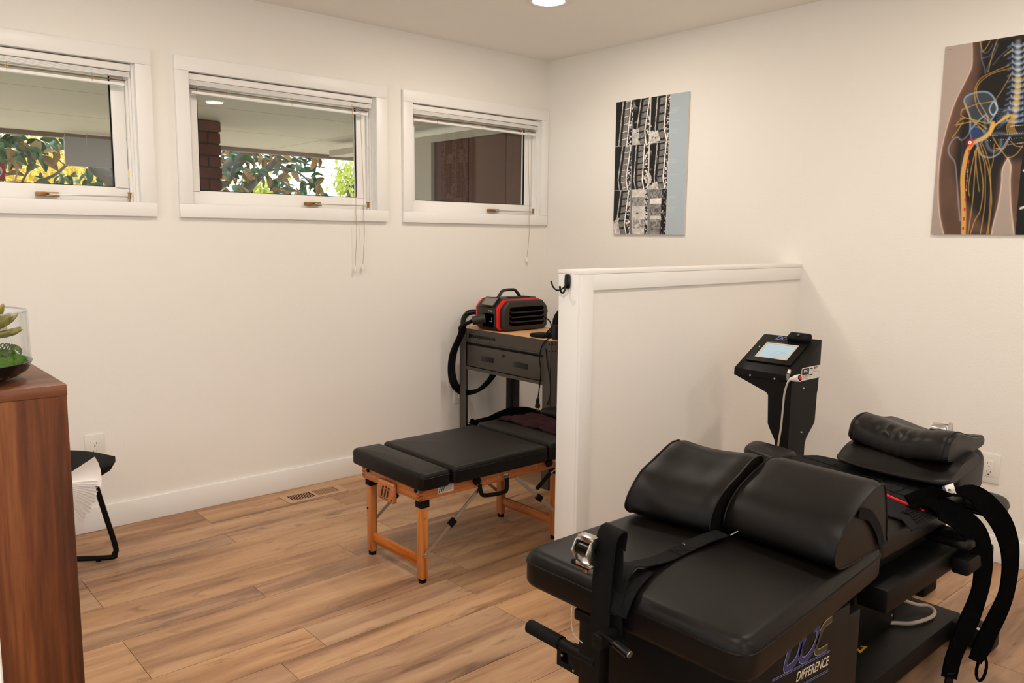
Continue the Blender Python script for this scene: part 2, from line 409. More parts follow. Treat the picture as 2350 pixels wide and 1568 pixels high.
for k in range(5):
    x_ = FX0 + (FX1 - FX0) * k / 4; part('door_stile', B((max(FX0, x_ - .04), RY0 - .08, 0), (min(FX1, x_ + .04), RY0 - .03, FZ1), .003), M_trim, d1)
for z_ in (0, FZ1 - .08): part('door_rail', B((FX0, RY0 - .079, z_), (FX1, RY0 - .031, z_ + .08), .003), M_trim, d1)
struct('terrace', B((-30, -40, -.12), (30, RY0 - .1, -.06)), M_bounce)  # unseen bright slab added to bounce daylight up to the ceiling
struct('terrace_2', B((-30, RY0 - .1, -.12), (RX0 - .1, WT, -.06)), M_bounce)  # second added bounce slab, outside the rear opening
bm = new(); DY0, DY1, DZ0, DZ1 = -4.5, -1.0, .6, 2.25          # unseen window added behind the camera for daylight fill
box(bm, (RX0 - .1, RY0, -.06), (RX0, 0, DZ0)); box(bm, (RX0 - .1, RY0, DZ1), (RX0, 0, H + .05))
box(bm, (RX0 - .1, RY0, DZ0), (RX0, DY0, DZ1)); box(bm, (RX0 - .1, DY1, DZ0), (RX0, 0, DZ1))
struct('wall_rear', bm, M_wall)
w4 = struct('window_4', B((RX0 - .06, DY0, DZ0), (RX0 - .05, DY1, DZ1)), M_glass)  # added pane, part of the made-up daylight opening
bm = new()
for a, b in (((DY0, DZ0), (DY1, DZ0 + .05)), ((DY0, DZ1 - .05), (DY1, DZ1)), ((DY0, DZ0 + .05), (DY0 + .05, DZ1 - .05)), ((DY1 - .05, DZ0 + .05), (DY1, DZ1 - .05)), (((DY0 + DY1) / 2 - .02, DZ0 + .05), ((DY0 + DY1) / 2 + .02, DZ1 - .05))):
    box(bm, (RX0 - .08, a[0], a[1]), (RX0 - .03, b[0], b[1]), .004)
part('window_frame', bm, M_trim, w4)
# ceiling with the downlight cut-outs covered by the fittings
struct('ceiling', B((RX0 - .1, RY0 - .1, H), (WT, WT, H + .08)), M_ceil)
BH = .1113
def baseb(name, a, b):
    bm = new(); box(bm, a, b, .003); return struct(name, bm, M_trim, 1)
baseb('baseboard_left', (RX0, -.015, 0), (0, 0, BH))
baseb('baseboard_right', (-.015, RY0, 0), (0, -.015, BH))

# half-height partition with its trim boards
HX, HYF, HYB, HZ = -1.5513, -1.8174, -1.6986, 1.2141
hw = struct('wall_partition', B((HX + .012, HYF + .013, 0), (0, HYB - .002, HZ - .014)), M_wall)
def trimb(lo, hi, bev=.0015, nm='trim_board'):
    return struct(nm, B(lo, hi, bev), M_trim, 1, hw)
trimb((HX - .001, HYF - .001, HZ - .0145), (0, HYB + .001, HZ), .002, 'cap_board')
trimb((HX, HYF + .0137, 0), (HX + .0125, HYB - .0027, HZ - .0148))                                   # end face
trimb((HX, HYF - .0005, 0), (HX + .065, HYF + .0136, HZ - .0148))                    # corner stile
trimb((HX + .0652, HYF, 1.1395), (0, HYF + .0135, HZ - .015))                       # rail below the cap
trimb((HX + .0652, HYF + .002, 0), (0, HYF + .0135, BH))                            # baseboard
trimb((HX, HYB - .0025, 1.1395), (0, HYB, HZ - .015))
# door casing close to the lens at the lower left
struct('trim_1', B((-3.70, -3.36, 0), (-3.6005, -3.30, 2.1), .004), M_trim, 1)

# ------------------------------------------------------------------ windows in the left wall
def window(n, x0, x1, ox0, ox1):
    fr = new(); d = WT
    # jamb lining the opening
    for lo, hi in (((x0 - .012, -.002, WZ0 - .012), (x0, d, WZ1 + .012)), ((x1, -.002, WZ0 - .012), (x1 + .012, d, WZ1 + .012)),
                   ((x0, -.002, WZ0 - .012), (x1, d, WZ0)), ((x0, -.002, WZ1), (x1, d, WZ1 + .012))): box(fr, lo, hi)
    for k, (yy, s) in enumerate(((.010, .010), (.023, .018), (.036, .027))):        # stepped stops on the right and top
        box(fr, (x1 - s, yy, WZ0), (x1 + .004, yy + .0132, WZ1)); box(fr, (x0 - .004, yy, WZ0), (x0 + s * .25, yy + .0132, WZ1))
    w = struct('window_%d' % n, fr, M_trim, 1)
    for lo, hi in (((ox0, -.02, WZ1 + .0005), (ox1, .0, 2.1305)), ((ox0, -.02, 1.4055), (ox1, 0, WZ0 - .0005)),
                   ((ox0, -.0195, WZ0), (x0 - .0005, 0, WZ1)), ((x1 + .0005, -.0195, WZ0), (ox1, 0, WZ1))):
        part('casing_board', B(lo, hi, .0012), M_trim, w)
    s0, s1, z0, z1, m = x0 + .001, x1 - .028, WZ0, WZ1, .057
    bm = new()
    for lo, hi in (((s0, .05, z0), (s1, .085, z0 + m + .008)), ((s0, .05, z1 - m), (s1, .085, z1)), ((s0, .05, z0 + m), (s0 + m, .085, z1 - m)), ((s1 - m, .05, z0 + m), (s1, .085, z1 - m))):
        box(bm, lo, hi, .003)
    part('sash', bm, M_trim, w)
    bm = new(); g0, g1 = s0 + m, s1 - m
    for lo, hi in (((g0, .056, z0 + m), (g0 + .004, .064, z1 - m)), ((g1 - .005, .056, z0 + m), (g1, .064, z1 - m)), ((g0, .056, z0 + m), (g1, .064, z0 + m + .011))): box(bm, lo, hi)
    part('glazing_gasket', bm, M_rubber, w)
    part('pane', B((g0, .066, z0 + m), (g1, .070, z1 - m)), M_glass, w)
    # latch: brass box, long arm and end knob lying along the sill rail
    bm = new(); lz = z0 + .014; lx = x1 - .40
    box(bm, (lx, .020, lz - .001), (lx + .033, .05, lz + .017), .001); box(bm, (lx + .033, .020, lz - .001), (lx + .085, .05, lz + .004), .001); box(bm, (lx + .033, .028, lz + .012), (lx + .085, .05, lz + .017), .001)
    la = part('latch', bm, M_brass, w)
    bm = new(); box(bm, (lx + .045, .018, lz + .005), (x1 - .035, .022, lz + .011), .001); part('latch_arm', bm, M_steel, la)
    bm = new(); cyl(bm, (x1 - .036, .02, lz - .002), (x1 - .036, .02, lz + .026), .006, n=12); cyl(bm, (x1 - .036, .02, lz + .022), (x1 - .036, .02, lz + .028), .009, n=12); part('latch_knob', bm, M_brass, la)
    return w
window(1, *WIN[0], -3.575, -2.4454); window(2, *WIN[1], -2.3432, -1.2198); window(3, *WIN[2], -1.1159, -.0025)

def blind(x0, x1, tilt, label, cords, wand, swing=False):
    t = thing('window_blind', label, 'blind', ((x0 + x1) / 2, .02, WZ1), 'raised blinds in the high windows')
    a, b = x0 + .006, x1 - .012
    part('head_rail', B((a, .002, WZ1 - .034), (b, .032, WZ1 - .004), .004), M_trim, t)
    f = lambda x: tilt * (x - a) / (b - a)
    def slat(z, th, d0, d1, nm, m, xa, xb):
        bm = new(); R = [(xa, z), (xb, z + f(xb))]
        prism(bm, [(xa, d0, z), (xb, d0, z + f(xb)), (xb, d0, z + f(xb) + th), (xa, d0, z + th)], (0, d1 - d0, 0)); part(nm, bm, m, t)
    for k in range(5): slat(WZ1 - .0385 - .0042 * k, .0032, .003, .030, 'slat', M_trim, a + .004, b - .006)
    slat(WZ1 - .0705, .0022, .006, .028, 'slat', M_damp_shade, a + .010, b - .02)  # brown strip paints the shaded gap above the bottom rail
    slat(WZ1 - .094, .011, .001, .024, 'bottom_rail', M_trim, a + .012, b - .028)
    bm = new()
    for q in (.18, .52, .84):
        x = a + (b - a) * q; cyl(bm, (x, .0005, WZ1 - .06), (x, .0005, WZ1 - .09 + f(x)), .0008, n=6)
        box(bm, (x - .007, .0005, WZ1 - .076 + f(x)), (x + .007, .003, WZ1 - .0735 + f(x)))
    each('ladder_tape', bm, M_brass, t)
    if wand:
        bm = new()
        for dx in (0, .028): cyl(bm, (wand + dx, -.006, WZ1 - .06), (wand + dx * .6, -.012, WZ1 - .42), .0016, n=8)
        each('tilt_wand', bm, M_vglass, t)
    if cords:
        bm = new(); ts = new()
        for x, zb in cords:
            tube(bm, [(x, -.004, WZ1 - .05), (x + .002, -.024, WZ0 + .1), (x, -.027, WZ0 - .02), (x + .003, -.026, 1.34), (x - .002, -.014, zb + .03)], .0014, 6, 4)
            lathe(ts, (x - .002, -.014, zb), [(.0075, 0), (.0085, .006), (.004, .026), (.0015, .032)], 12)
        each('lift_cord', bm, mat('cord_tan', srgb(176, 150, 122), .7), t); each('tassel', ts, M_white, t)
    return t
blind(*WIN[0], -.004, 'raised white mini blind in the leftmost window, cut by the frame edge', None, None)
blind(*WIN[1], -.004, 'raised white mini blind in the wide middle window, its two cords hanging below', [(-1.428, 1.132), (-1.380, 1.143)], -1.452)
blind(*WIN[2], -.003, 'raised white mini blind in the window beside the room corner', [(-.172, 1.168)], -.19)

# window sticker with its two words
t = thing('window_sticker', 'small red alarm sticker on the lower glass of the leftmost window', 'sticker', (-3.09, .062, 1.55))
part('backing', B((-3.09, .060, 1.538), (-3.015, .0655, 1.612), .0), mat('sticker_red', srgb(112, 30, 32), .5), t)
bm = new(); cyl(bm, (-3.055, .0598, 1.578), (-3.055, .0594, 1.578), .031, n=28); part('disc', bm, mat('sticker_grey', srgb(146, 140, 138), .5), t)
part('footer', B((-3.09, .0592, 1.538), (-3.015, .0600, 1.543)), M_ink, t)
for s, z, sz in (('BAY', 1.588, .027), ('ALARM', 1.571, .015)):
    bm = text_bm(s, sz, .0003, .0006); bmesh.ops.transform(bm, matrix=frame_m((-3.055, .0588, z), (1, 0, 0), (0, 0, 1)), verts=bm.verts); part('lettering', bm, M_ink, t, smooth=0)

# ------------------------------------------------------------------ outlets and plates
def outlet(c, ax, label, w=.079, h=.126):
    "c centre on the wall; ax 'x' = on the window wall, 'y' = on the poster wall"
    t = thing('wall_outlet', label, 'outlet', c)
    def m(): return frame_m(c, (1, 0, 0), (0, 0, 1)) if ax == 'x' else frame_m(c, (0, -1, 0), (0, 0, 1))
    bm = B((-w / 2, -h / 2, 0), (w / 2, h / 2, .006), .003); bmesh.ops.transform(bm, matrix=m(), verts=bm.verts); part('cover_plate', bm, M_white, t)
    bm = B((-.0165, -.034, .006), (.0165, .034, .0085), .0012); bmesh.ops.transform(bm, matrix=m(), verts=bm.verts); rc = part('receptacle', bm, M_white, t)
    bm = new()
    for s in (-1, 1):
        for dx, hh in ((-.0065, .0036), (.0065, .0045)): box(bm, (dx - .0009, s * .0175 - hh + .004, .0083), (dx + .0009, s * .0175 + hh + .004, .0088))
        cyl(bm, (0, s * .0175 - .008, .0083), (0, s * .0175 - .008, .0088), .0026, n=10)
    bmesh.ops.transform(bm, matrix=m(), verts=bm.verts); part('socket_slots', bm, M_void, rc)
    bm = new()
    for s in (-1, 1): screw(bm, (0, s * .048, .006), (0, 0, 1), .003)
    bmesh.ops.transform(bm, matrix=m(), verts=bm.verts); each('screw', bm, M_white, t)
outlet((-2.757, 0, .380), 'x', 'white duplex outlet on the window wall just above the black stool')
outlet((0, -2.7155, .392), 'y', 'white duplex outlet on the poster wall behind the traction table')
t = thing('wall_plate', 'blank white wall plate half hidden behind the left leg of the grey workbench', 'wall plate', (-.715, 0, .378))
part('cover_plate', B((-.754, -.006, .315), (-.675, 0, .441), .003), M_white, t)
part('cord_cover', B((-.722, -.012, .345), (-.707, -.006, .441), .002), M_white, t)

# ------------------------------------------------------------------ floor register
t = thing('floor_vent', 'flat tan metal floor register in the planks below the middle window', 'vent', (-1.78, -.16, 0))
vx0, vx1, vy0, vy1 = -1.942, -1.612, -.228, -.088
bm = new(); z0, z1 = 0.0, .0035
a0, a1, b0, b1 = vx0 + .033, vx0 + .155, vx0 + .172, vx1 - .036; c0, c1 = vy0 + .026, vy1 - .028
for lo, hi in (((vx0, vy0), (vx1, c0)), ((vx0, c1), (vx1, vy1)), ((vx0, c0), (a0, c1)), ((a1, c0), (b0, c1)), ((b1, c0), (vx1, c1))): box(bm, (*lo, z0), (*hi, z1))
bmesh.ops.remove_doubles(bm, verts=bm.verts, dist=1e-5)
part('grille_frame', bm, M_beige, t)
part('duct_opening', B((a0, c0, .0002), (a1, c1, .0008)), M_void, t)
part('damper_plate', B((b0, c0, .0002), (b1, c1, .0014)), M_damp_shade, t)
for (p, q) in ((a0, a1), (b0, b1)):
    for k in range(1, 11):
        x = p + (q - p) * k / 11; part('slat', B((x - .0016, c0, .0009), (x + .0016, c1, .003)), M_beige, t)
part('damper_lever', B((a0 + .002, c0 + .002, .0016), (a0 + .014, c0 + .018, .0036), .001), M_beige, t)

# ------------------------------------------------------------------ ceiling lights
for i, (x, y) in enumerate(CANS):
    lab = 'round white recessed ceiling light above the partition corner, cut by the top of the picture' if i == 0 else None
    if i > 3: continue
    t = thing('ceiling_light', lab or ['', 'round recessed ceiling light over the left windows side of the floor', 'round recessed ceiling light over the traction table head', 'round recessed ceiling light just in front of the photographer'][i], 'ceiling light', (x, y, H))
    bm = new(); lathe(bm, (x, y, H), [(.110, -.0002), (.110, -.004), (.104, -.007), (.082, -.007), (.076, -.003), (.076, -.0002)], 40)
    bmesh.ops.delete(bm, geom=[f for f in bm.faces if len(f.verts) > 4], context='FACES_ONLY')
    part('trim_ring', bm, M_white, t)
    bm = new(); cyl(bm, (x, y, H - .004), (x, y, H - .002), .0765, n=40); part('lens', bm, M_cell, t)

# ================================================================== OUTSIDE THE WINDOWS
struct('ground', B((-30, WT, -.4), (30, 60, -.3)), M_ground)
so = struct('soffit', B((-12, WT, 2.215), (14, 4.3, 2.3)), M_fascia)
for (ya, yb) in ((WT + .01, 1.83), (1.84, 3.02), (3.03, 4.29)):
    for (xa, xb) in ((-12, -5.9), (-5.89, -2.94), (-2.93, .05), (.06, 3.0), (3.01, 14)):
        part('soffit_panel', B((xa, ya, 2.2), (xb, yb, 2.214), .002), M_soffit, so, smooth=0)
struct('fascia', B((-12, 4.3, 2.16), (14, 4.36, 2.34), .004), M_fascia)
bp = thing('brick_pillar', 'dark red brick pillar outside the left end of the middle window', 'pillar', (-1.34, 2.7, -.3))
part('mortar_core', B((-1.552, 2.512, -.3), (-1.152, 2.912, 2.2)), M_mortar, bp)
brk = None; z = -.3; row = 0
while z < 2.19:
    hh = min(.0775, 2.199 - z)
    cells = [(-1.56, -1.354, 2.5, 2.606), (-1.342, -1.136, 2.5, 2.606), (-1.56, -1.458, 2.618, 2.80)] if row % 2 else [(-1.56, -1.458, 2.5, 2.606), (-1.446, -1.246, 2.5, 2.606), (-1.234, -1.142, 2.5, 2.606), (-1.56, -1.458, 2.618, 2.92)]
    if z > 1.2:
        for (xa, xb, ya, yb) in cells: part('brick', B((xa, ya, z), (xb, yb, z + hh), .004, 1), M_brick, bp)
    z += .0895; row += 1
# side wing with brown siding, cream post and beam
wg = struct('wall_exterior', B((.215, .20, -.3), (.35, 1.50, 2.07)), M_brown)
for k in range(3):
    ya = .2 + k * .435
    part('siding_panel', B((.2, ya + .003, -.3), (.2145, ya + .43, 2.065), .001), M_brown, wg)
part('edge_strip', B((.19, 1.50, -.3), (.23, 1.545, 2.07)), M_fascia, wg)
part('corner_post', B((.19, 1.545, -.3), (.36, 1.80, 2.07)), M_exttrim, wg)
part('top_beam', B((.185, .17, 2.07), (.36, 3.2, 2.125)), M_exttrim, wg)
part('end_casing', B((.17, .155, -.3), (.22, .198, 2.07)), M_exttrim, wg)
# hanging grey board with its wires
t = thing('hanging_sign', 'plain grey board hung on wires below the eave outside the leftmost window', 'sign', at(210, 350, 'y', 4.2))
a = at(150, 380, 'y', 4.2); b = at(300, 325, 'y', 4.2)
part('board', B((a.x, 4.19, a.z), (b.x, 4.215, b.z), .003), M_slab, t)
bm = new()
for px in (150, 200, 262):
    p = at(px, 322, 'y', 4.2); tube(bm, [(p.x, 4.2, p.z - .1), (p.x - .01, 4.19, p.z), (p.x, 4.2, 2.2)], .004, 6, 3)
each('hanging_wire', bm, M_steel, t)

def leaf_mesh(m, wd=.50):
    bm = new(); R = []
    for i, s in enumerate((0, .12, .35, .6, .85, 1.0)):
        w = wd * math.sin(PI * min(1, s * .92 + .04)) ** .8 * .5; z = .10 * math.sin(s * PI) - .18 * s * s
        R.append([bm.verts.new((s, -w, z + w * .5)), bm.verts.new((s, 0, z)), bm.verts.new((s, w, z + w * .5))])
    for a, b in zip(R[:-1], R[1:]):
        for j in (0, 1): bm.faces.new((a[j], a[j + 1], b[j + 1], b[j]))
    me = D.meshes.new('leaf'); bm.to_mesh(me); bm.free(); finish(me, 1); me.materials.append(m); return me
LG, LB, LY = leaf_mesh(M_leafg), leaf_mesh(M_leafb), leaf_mesh(M_leafy, .5)
def tree(label, loc, limbs, regions, pg):
    t = thing('magnolia_tree', label, 'tree', loc)
    for pts, r0, r1 in limbs:
        bm = new(); tube(bm, pts, (lambda s, r0=r0, r1=r1: r0 + (r1 - r0) * s), 10, 5); part('trunk' if r0 > .05 else 'branch', bm, M_bark, t)
    for (x0, y0, x1, y1, n, sz, keep) in regions:
        c = 0
        while c < n:
            px, py = random.uniform(x0, x1), random.uniform(y0, y1)
            if not keep(px, py): continue
            c += 1; o = D.objects.new('leaf', LG if random.random() < pg else LB); COL.objects.link(o); o.parent = t
            p = at(px, py, 'y', random.uniform(5.6, 6.5)); o.location = p - Vector(loc)
            o.rotation_euler = (random.uniform(-1.2, 1.2), random.uniform(-.4, 1.3), random.uniform(0, 6.28)); s = sz * random.uniform(.7, 1.2); o.scale = (s, s, s)
A = lambda px, py, yy=6: at(px, py, 'y', yy)
b0 = A(420, 520); b0.z = -.3
tree('magnolia tree with a thick grey trunk and tan-backed leaves outside the middle window', b0,
     [([b0, A(462, 470), A(505, 415), A(540, 372), A(585, 330), A(620, 290)], .13, .062), ([A(490, 520), A(560, 445), A(605, 395), A(650, 352), A(690, 310)], .055, .03),
      ([A(560, 440), A(585, 400), A(600, 392), A(660, 388)], .018, .012), ([A(650, 385), A(690, 400), A(720, 430)], .014, .008), ([A(660, 352), A(700, 375), A(745, 385)], .012, .006)],
     [(497, 338, 745, 450, 240, .165, lambda x, y: not (x > 700 and y > 372 and y < 402 or x > 735 and y < 380) and not (575 < x < 625 and y > 405) and random.random() < (1.0 if x < 700 else .75))], .55)
b1 = A(300, 520, 5.9); b1.z = -.3
tree('magnolia tree with dark green leaves and bare twigs outside the leftmost window', b1,
     [([b1, A(300, 470), A(262, 418), A(222, 385), A(200, 350), A(190, 300)], .12, .055), ([A(262, 430), A(262, 400), A(258, 370)], .05, .04),
      ([A(40, 450), A(80, 422), A(128, 400), A(160, 372), A(200, 350)], .020, .012), ([A(10, 345), A(60, 358), A(80, 372), A(60, 400), A(40, 440)], .014, .01), ([A(120, 350), A(140, 372), A(155, 382)], .008, .006)],
     [(-40, 308, 140, 430, 88, .20, lambda x, y: (y < 372 or random.random() < .3)), (165, 385, 235, 430, 14, .15, lambda x, y: True), (110, 395, 160, 425, 8, .14, lambda x, y: True)], .72)
def foliage(name, label, boxes, m, s, n, kindcat='tree'):
    t = thing(name, label, kindcat, boxes[0][0])
    bm = new()
    for c, r in boxes:
        for i in range(n):
            v = Vector([random.gauss(0, .45) for _ in range(3)]); p = Vector(c) + Vector((v.x * r[0], v.y * r[1], v.z * r[2]))
            e = Euler([random.uniform(0, 6.28) for _ in range(3)]).to_matrix(); a = e @ Vector((s, 0, 0)); b = e @ Vector((0, s * .6, 0))
            vs = [bm.verts.new(p + q) for q in (a, b, -a, -b)]; bm.faces.new(vs)
    o = part('foliage', bm, m, t, smooth=0); o['kind'] = 'stuff'
    bm = new(); q = Vector(boxes[0][0]); tube(bm, [(q.x, q.y, -.3), (q.x + .1, q.y, q.z * .5), (q.x, q.y, q.z)], .12, 8, 3); part('trunk', bm, M_bark, t)
foliage('golden_tree', 'golden yellow tree far beyond the leftmost window', [(A(165, 430, 16), (3.6, 2, 1.5)), (A(60, 440, 16), (3, 2, 1.6)), (A(255, 435, 16), (2, 2, 1.2))], M_leafy, .06, 5200)
foliage('leafy_tree', 'pale yellow-green tree at the lower right of the middle window', [(A(806, 425, 12), (.36, .5, .62)), (A(600, 450, 12), (.42, .5, .42))], mat('lime_leaf', srgb(190, 198, 90), .6), .07, 420)
foliage('green_shrub', 'bright green shrub seen past the cream post in the corner window', [(A(953, 425, 8), (.5, .6, 1.1))], mat('bright_leaf', srgb(96, 160, 50), .6), .09, 600, 'shrub')
# ================================================================== WALNUT CABINET AND TERRARIUM
cx1, cy0, cz = -3.309, -2.164, 1.05
t = thing('walnut_cabinet', 'tall walnut-grained cabinet at the left edge carrying the succulent terrarium', 'cabinet', (-3.66, -1.95, 0))
part('top_board', B((-4.0, cy0, cz - .0215), (cx1, -1.745, cz), .0012), M_walnut_x, t)
part('side_panel', B((-4.0, cy0 + .001, .0), (cx1 - .001, cy0 + .019, cz - .0216), .001), M_walnut, t)
part('side_panel', B((-4.0, -1.765, .0), (cx1 - .001, -1.747, cz - .0216), .001), M_walnut, t)
part('back_panel', B((cx1 - .012, cy0 + .0195, .03), (cx1 - .004, -1.766, cz - .022)), M_walnut, t)
part('door', B((-3.999, cy0 + .0195, .03), (-3.981, -1.766, cz - .022), .001), M_walnut, t)
part('shelf', B((-3.98, cy0 + .02, .50), (cx1 - .013, -1.767, .518)), M_walnut_x, t)

vx, vy = -3.462, -2.032
t = thing('terrarium', 'glass cylinder terrarium on a black dish holding moss and a tan succulent', 'terrarium', (vx, vy, cz))
bm = new(); lathe(bm, (vx, vy, cz), [(.045, 0), (.075, .003), (.100, .011), (.115, .022), (.122, .038), (.118, .038), (.095, .016), (.04, .006)], 48); part('dish', bm, M_gloss, t)
bm = new(); rr = [(.1205, .037), (.1195, .08), (.1185, .130), (.1190, .1335), (.1165, .1335), (.1162, .130), (.1172, .08), (.1180, .037)]
R = [[Vector((vx + r * math.cos(2 * PI * j / 64), vy + r * math.sin(2 * PI * j / 64), cz + z)) for j in range(64)] for r, z in rr]; rings(bm, R, closed=True)
g = part('glass_cylinder', bm, M_vglass, t)
bm = new(); tube(bm, [(vx + .1178 * math.cos(a * PI / 16), vy + .1178 * math.sin(a * PI / 16), cz + .134) for a in range(32)], .0016, 8, 1, closed=True, smooth=False); part('rim', bm, mat('rim_glass', (.8, .85, .9, 1), .08, spec=1, trans=.8), g)
bm = new(); R = []
for k, (r, z) in enumerate([(.106, .016), (.110, .036), (.098, .048), (.078, .056), (.05, .060), (.02, .062)]):
    R.append([Vector((vx + (r + .006 * math.sin(j * 1.9 + k) * (k < 4)) * math.cos(2 * PI * j / 60), vy + (r + .006 * math.cos(j * 2.3 + k) * (k < 4)) * math.sin(2 * PI * j / 60), cz + z + .003 * math.sin(j * 3.1 + k * 2))) for j in range(60)])
rings(bm, R); mo = part('moss_bed', bm, M_moss, t)
bm = new()
for i in range(900):
    a = random.uniform(0, 2 * PI); r = .108 * math.sqrt(random.random()); zz = cz + .036 + .026 * (1 - (r / .108) ** 2)
    p = Vector((vx + r * math.cos(a), vy + r * math.sin(a), zz)); d = Vector((random.gauss(0, .4), random.gauss(0, .4), 1)).normalized() * random.uniform(.004, .009)
    s = d.orthogonal().normalized() * .0009; vs = [bm.verts.new(p + s), bm.verts.new(p - s), bm.verts.new(p + d)]; bm.faces.new(vs)
o = part('moss_tufts', bm, M_moss, t, smooth=0); o['kind'] = 'stuff'
def petal(L, w, th):
    bm = new(); R = []
    for s, k, h in ((0, .35, 0), (.3, .8, .05), (.6, 1, .12), (.82, .85, .2), (.96, .4, .28), (1, .06, .3)):
        R.append([Vector((s * L, w * k * math.cos(a), h * L + th * k * math.sin(a))) for a in [2 * PI * j / 8 for j in range(8)]])
    rings(bm, R); return bm
rc = Vector((vx + .040, vy - .02, cz + .088))
for ring, (n, L, el) in enumerate(((10, .066, -.12), (10, .066, .22), (9, .060, .58), (7, .050, .92), (5, .04, 1.25))):
    for j in range(n):
        bm = petal(L, .0145, .0062); az = 2 * PI * (j + .5 * ring) / n + .2
        m = Matrix.Translation(rc + Vector((0, 0, ring * .006))) @ Matrix.Rotation(az, 4, 'Z') @ Matrix.Rotation(-el, 4, 'Y')
        bmesh.ops.transform(bm, matrix=m, verts=bm.verts); part('succulent_leaf', bm, M_succ, t)
bm = new(); s0 = Vector((vx + .02, vy - .01, cz + .05)); pts = [s0, s0 + Vector((-.01, .0, .05)), s0 + Vector((.005, -.01, .085)), s0 + Vector((.030, -.02, .102))]
tube(bm, pts, .0014, 6, 5)
P = spline(pts, 8)
for i in range(12, len(P)):
    for j in range(5):
        a = j * 1.257 + i; d = Vector((math.cos(a), math.sin(a) * .8, .55 + .2 * math.sin(i))).normalized() * .013
        cyl(bm, P[i], P[i] + d, .0011, .0003, 5)
part('sprig', bm, M_sprig, t)
bm = new()
for j in range(16):
    a = -.6 + j * .11; q = Vector((vx + .085 * math.cos(a), vy + .085 * math.sin(a) - .01, cz + .05)); tube(bm, [q, q + Vector((.01, -.004, .016)), q + Vector((.017, -.008, .004 + .004 * math.sin(j * 2)))], .0013, 5, 3)
part('fern_fronds', bm, M_sprig, t)

# ================================================================== STOOL WITH A FAN OF PAPER
t = thing('low_stool', 'low black stool on bent tube legs behind the walnut cabinet', 'stool', (-3.06, -.45, 0))
bm = new(); R = []
u = Vector((-.825, .565, 0)); v = Vector((-.565, -.825, 0)); oc = Vector((-3.045, -.44, 0))
for k in range(13):                                   # saddle seat lofted across
    s = -1 + 2 * k / 12; w = math.sqrt(max(0.0, 1 - s * s)) * .20 + .004
    c = Vector((oc.x + s * .262, oc.y + .02 * s, 0)); zt = .455 - .030 * max(0, s) ** 2 - .012 * max(0, -s); dp = .092 * (1 - abs(s) ** 2.2) + .012
    ring = []
    for j in range(16):
        a = 2 * PI * j / 16; zz = (math.sin(a) * .012 if math.sin(a) > 0 else math.sin(a) * dp)
        ring.append(Vector((c.x, c.y + w * math.cos(a), zt + zz)))
    R.append(ring)
rings(bm, R); part('seat', bm, M_fabric, t)
for q, nm in ((Vector((0, 0, 0)), 'sled_leg'), (Vector((-.16, .18, 0)), 'sled_leg')):
    bm = new(); a = Vector((-2.872, -.425, .385)); b = Vector((-2.800, -.42, .06)); c = Vector((-2.822, -.405, .0145)); d = Vector((-3.20, -.145, .0145)); e = Vector((-3.25, -.11, .06)); f = Vector((-3.17, -.17, .385))
    if q.length: a, b, c, d, e, f = [p + Vector((-.22, -.30, 0)) for p in (a, b, c, d, e, f)]
    tube(bm, [a, a * .5 + b * .5, b, (b + c) / 2 + Vector((.006, -.004, -.006)), c, c * .5 + d * .5, d, (d + e) / 2 + Vector((-.012, .008, -.008)), e, e * .5 + f * .5, f], .0105, 10, 5); l = part(nm, bm, M_black, t)
    bm = new(); p = c + Vector((-.035, .024, 0)); cyl(bm, (p.x, p.y, 0), (p.x, p.y, .008), .010, n=10); part('glide', bm, M_rubber, l)
t = thing('face_paper', 'fanned stack of white headrest paper sheets hanging over the stool edge', 'paper', (-3.02, -.60, .28))
for k in range(15):
    a0 = (.52 if k == 0 else -.10 - (k - 1) * .078); a1 = (-.27 if k == 0 else a0 - .11); rad = (.160 if k == 0 else .142 + .004 * math.sin(k * 2.1) + .0012 * k); pc = Vector((-3.063, -.700 - .0022 * k, .446))
    bm = new(); R = []
    for s in (0, .35, .7, .92, 1):
        p = [];
        for w_ in (0, .25, .5, .75, 1):
            a = a0 + (a1 - a0) * w_; p.append(pc + Vector((math.cos(a) * rad * s, .012 * s * math.sin(w_ * PI) - .004 * s, math.sin(a) * rad * s * .95 - .02 * s * s * (k / 15))))
        R.append(p + [q + Vector((0, .0012, 0)) for q in p[::-1]])
    rings(bm, R); part('paper_sheet', bm, M_paper, t)

# ================================================================== PORTABLE ADJUSTING TABLE
tx0, tx1, tyn, tyf = -1.985, -1.215, -1.41, -.998
az0, az1 = .3315, .386
t = thing('portable_table', 'low portable adjusting table, orange oak frame under black padded cushions', 'treatment table', (-1.5, -1.2, 0)); TB = t
part('apron', B((tx0, tyn, az0), (tx1, tyn + .018, az1), .0015), M_oak, t)
part('apron', B((tx0, tyf - .018, az0), (tx1, tyf, az1), .0015), M_oak, t)
e = part('apron', B((tx0, tyn + .0185, az0), (tx0 + .018, tyf - .0185, az1), .0015), M_oak_y, t)
part('apron', B((tx1 - .018, tyn + .0185, az0), (tx1, tyf - .0185, az1), .0015), M_oak_y, t)
bm = new()
for k in range(4):
    z = az0 + .004 + k * .0135; box(bm, (tx0 - .0004, tyn - .0004, z), (tx0 + .018, tyn + .001, z + .0065)); box(bm, (tx0 - .0004, tyn, z + .0068), (tx0 + .001, tyn + .018, z + .0130))
    box(bm, (tx0 - .0004, tyf - .018, z + .0068), (tx0 + .001, tyf, z + .0130))
part('finger_joint', bm, mat('oak_end_grain', srgb(136, 64, 22), .6), t)
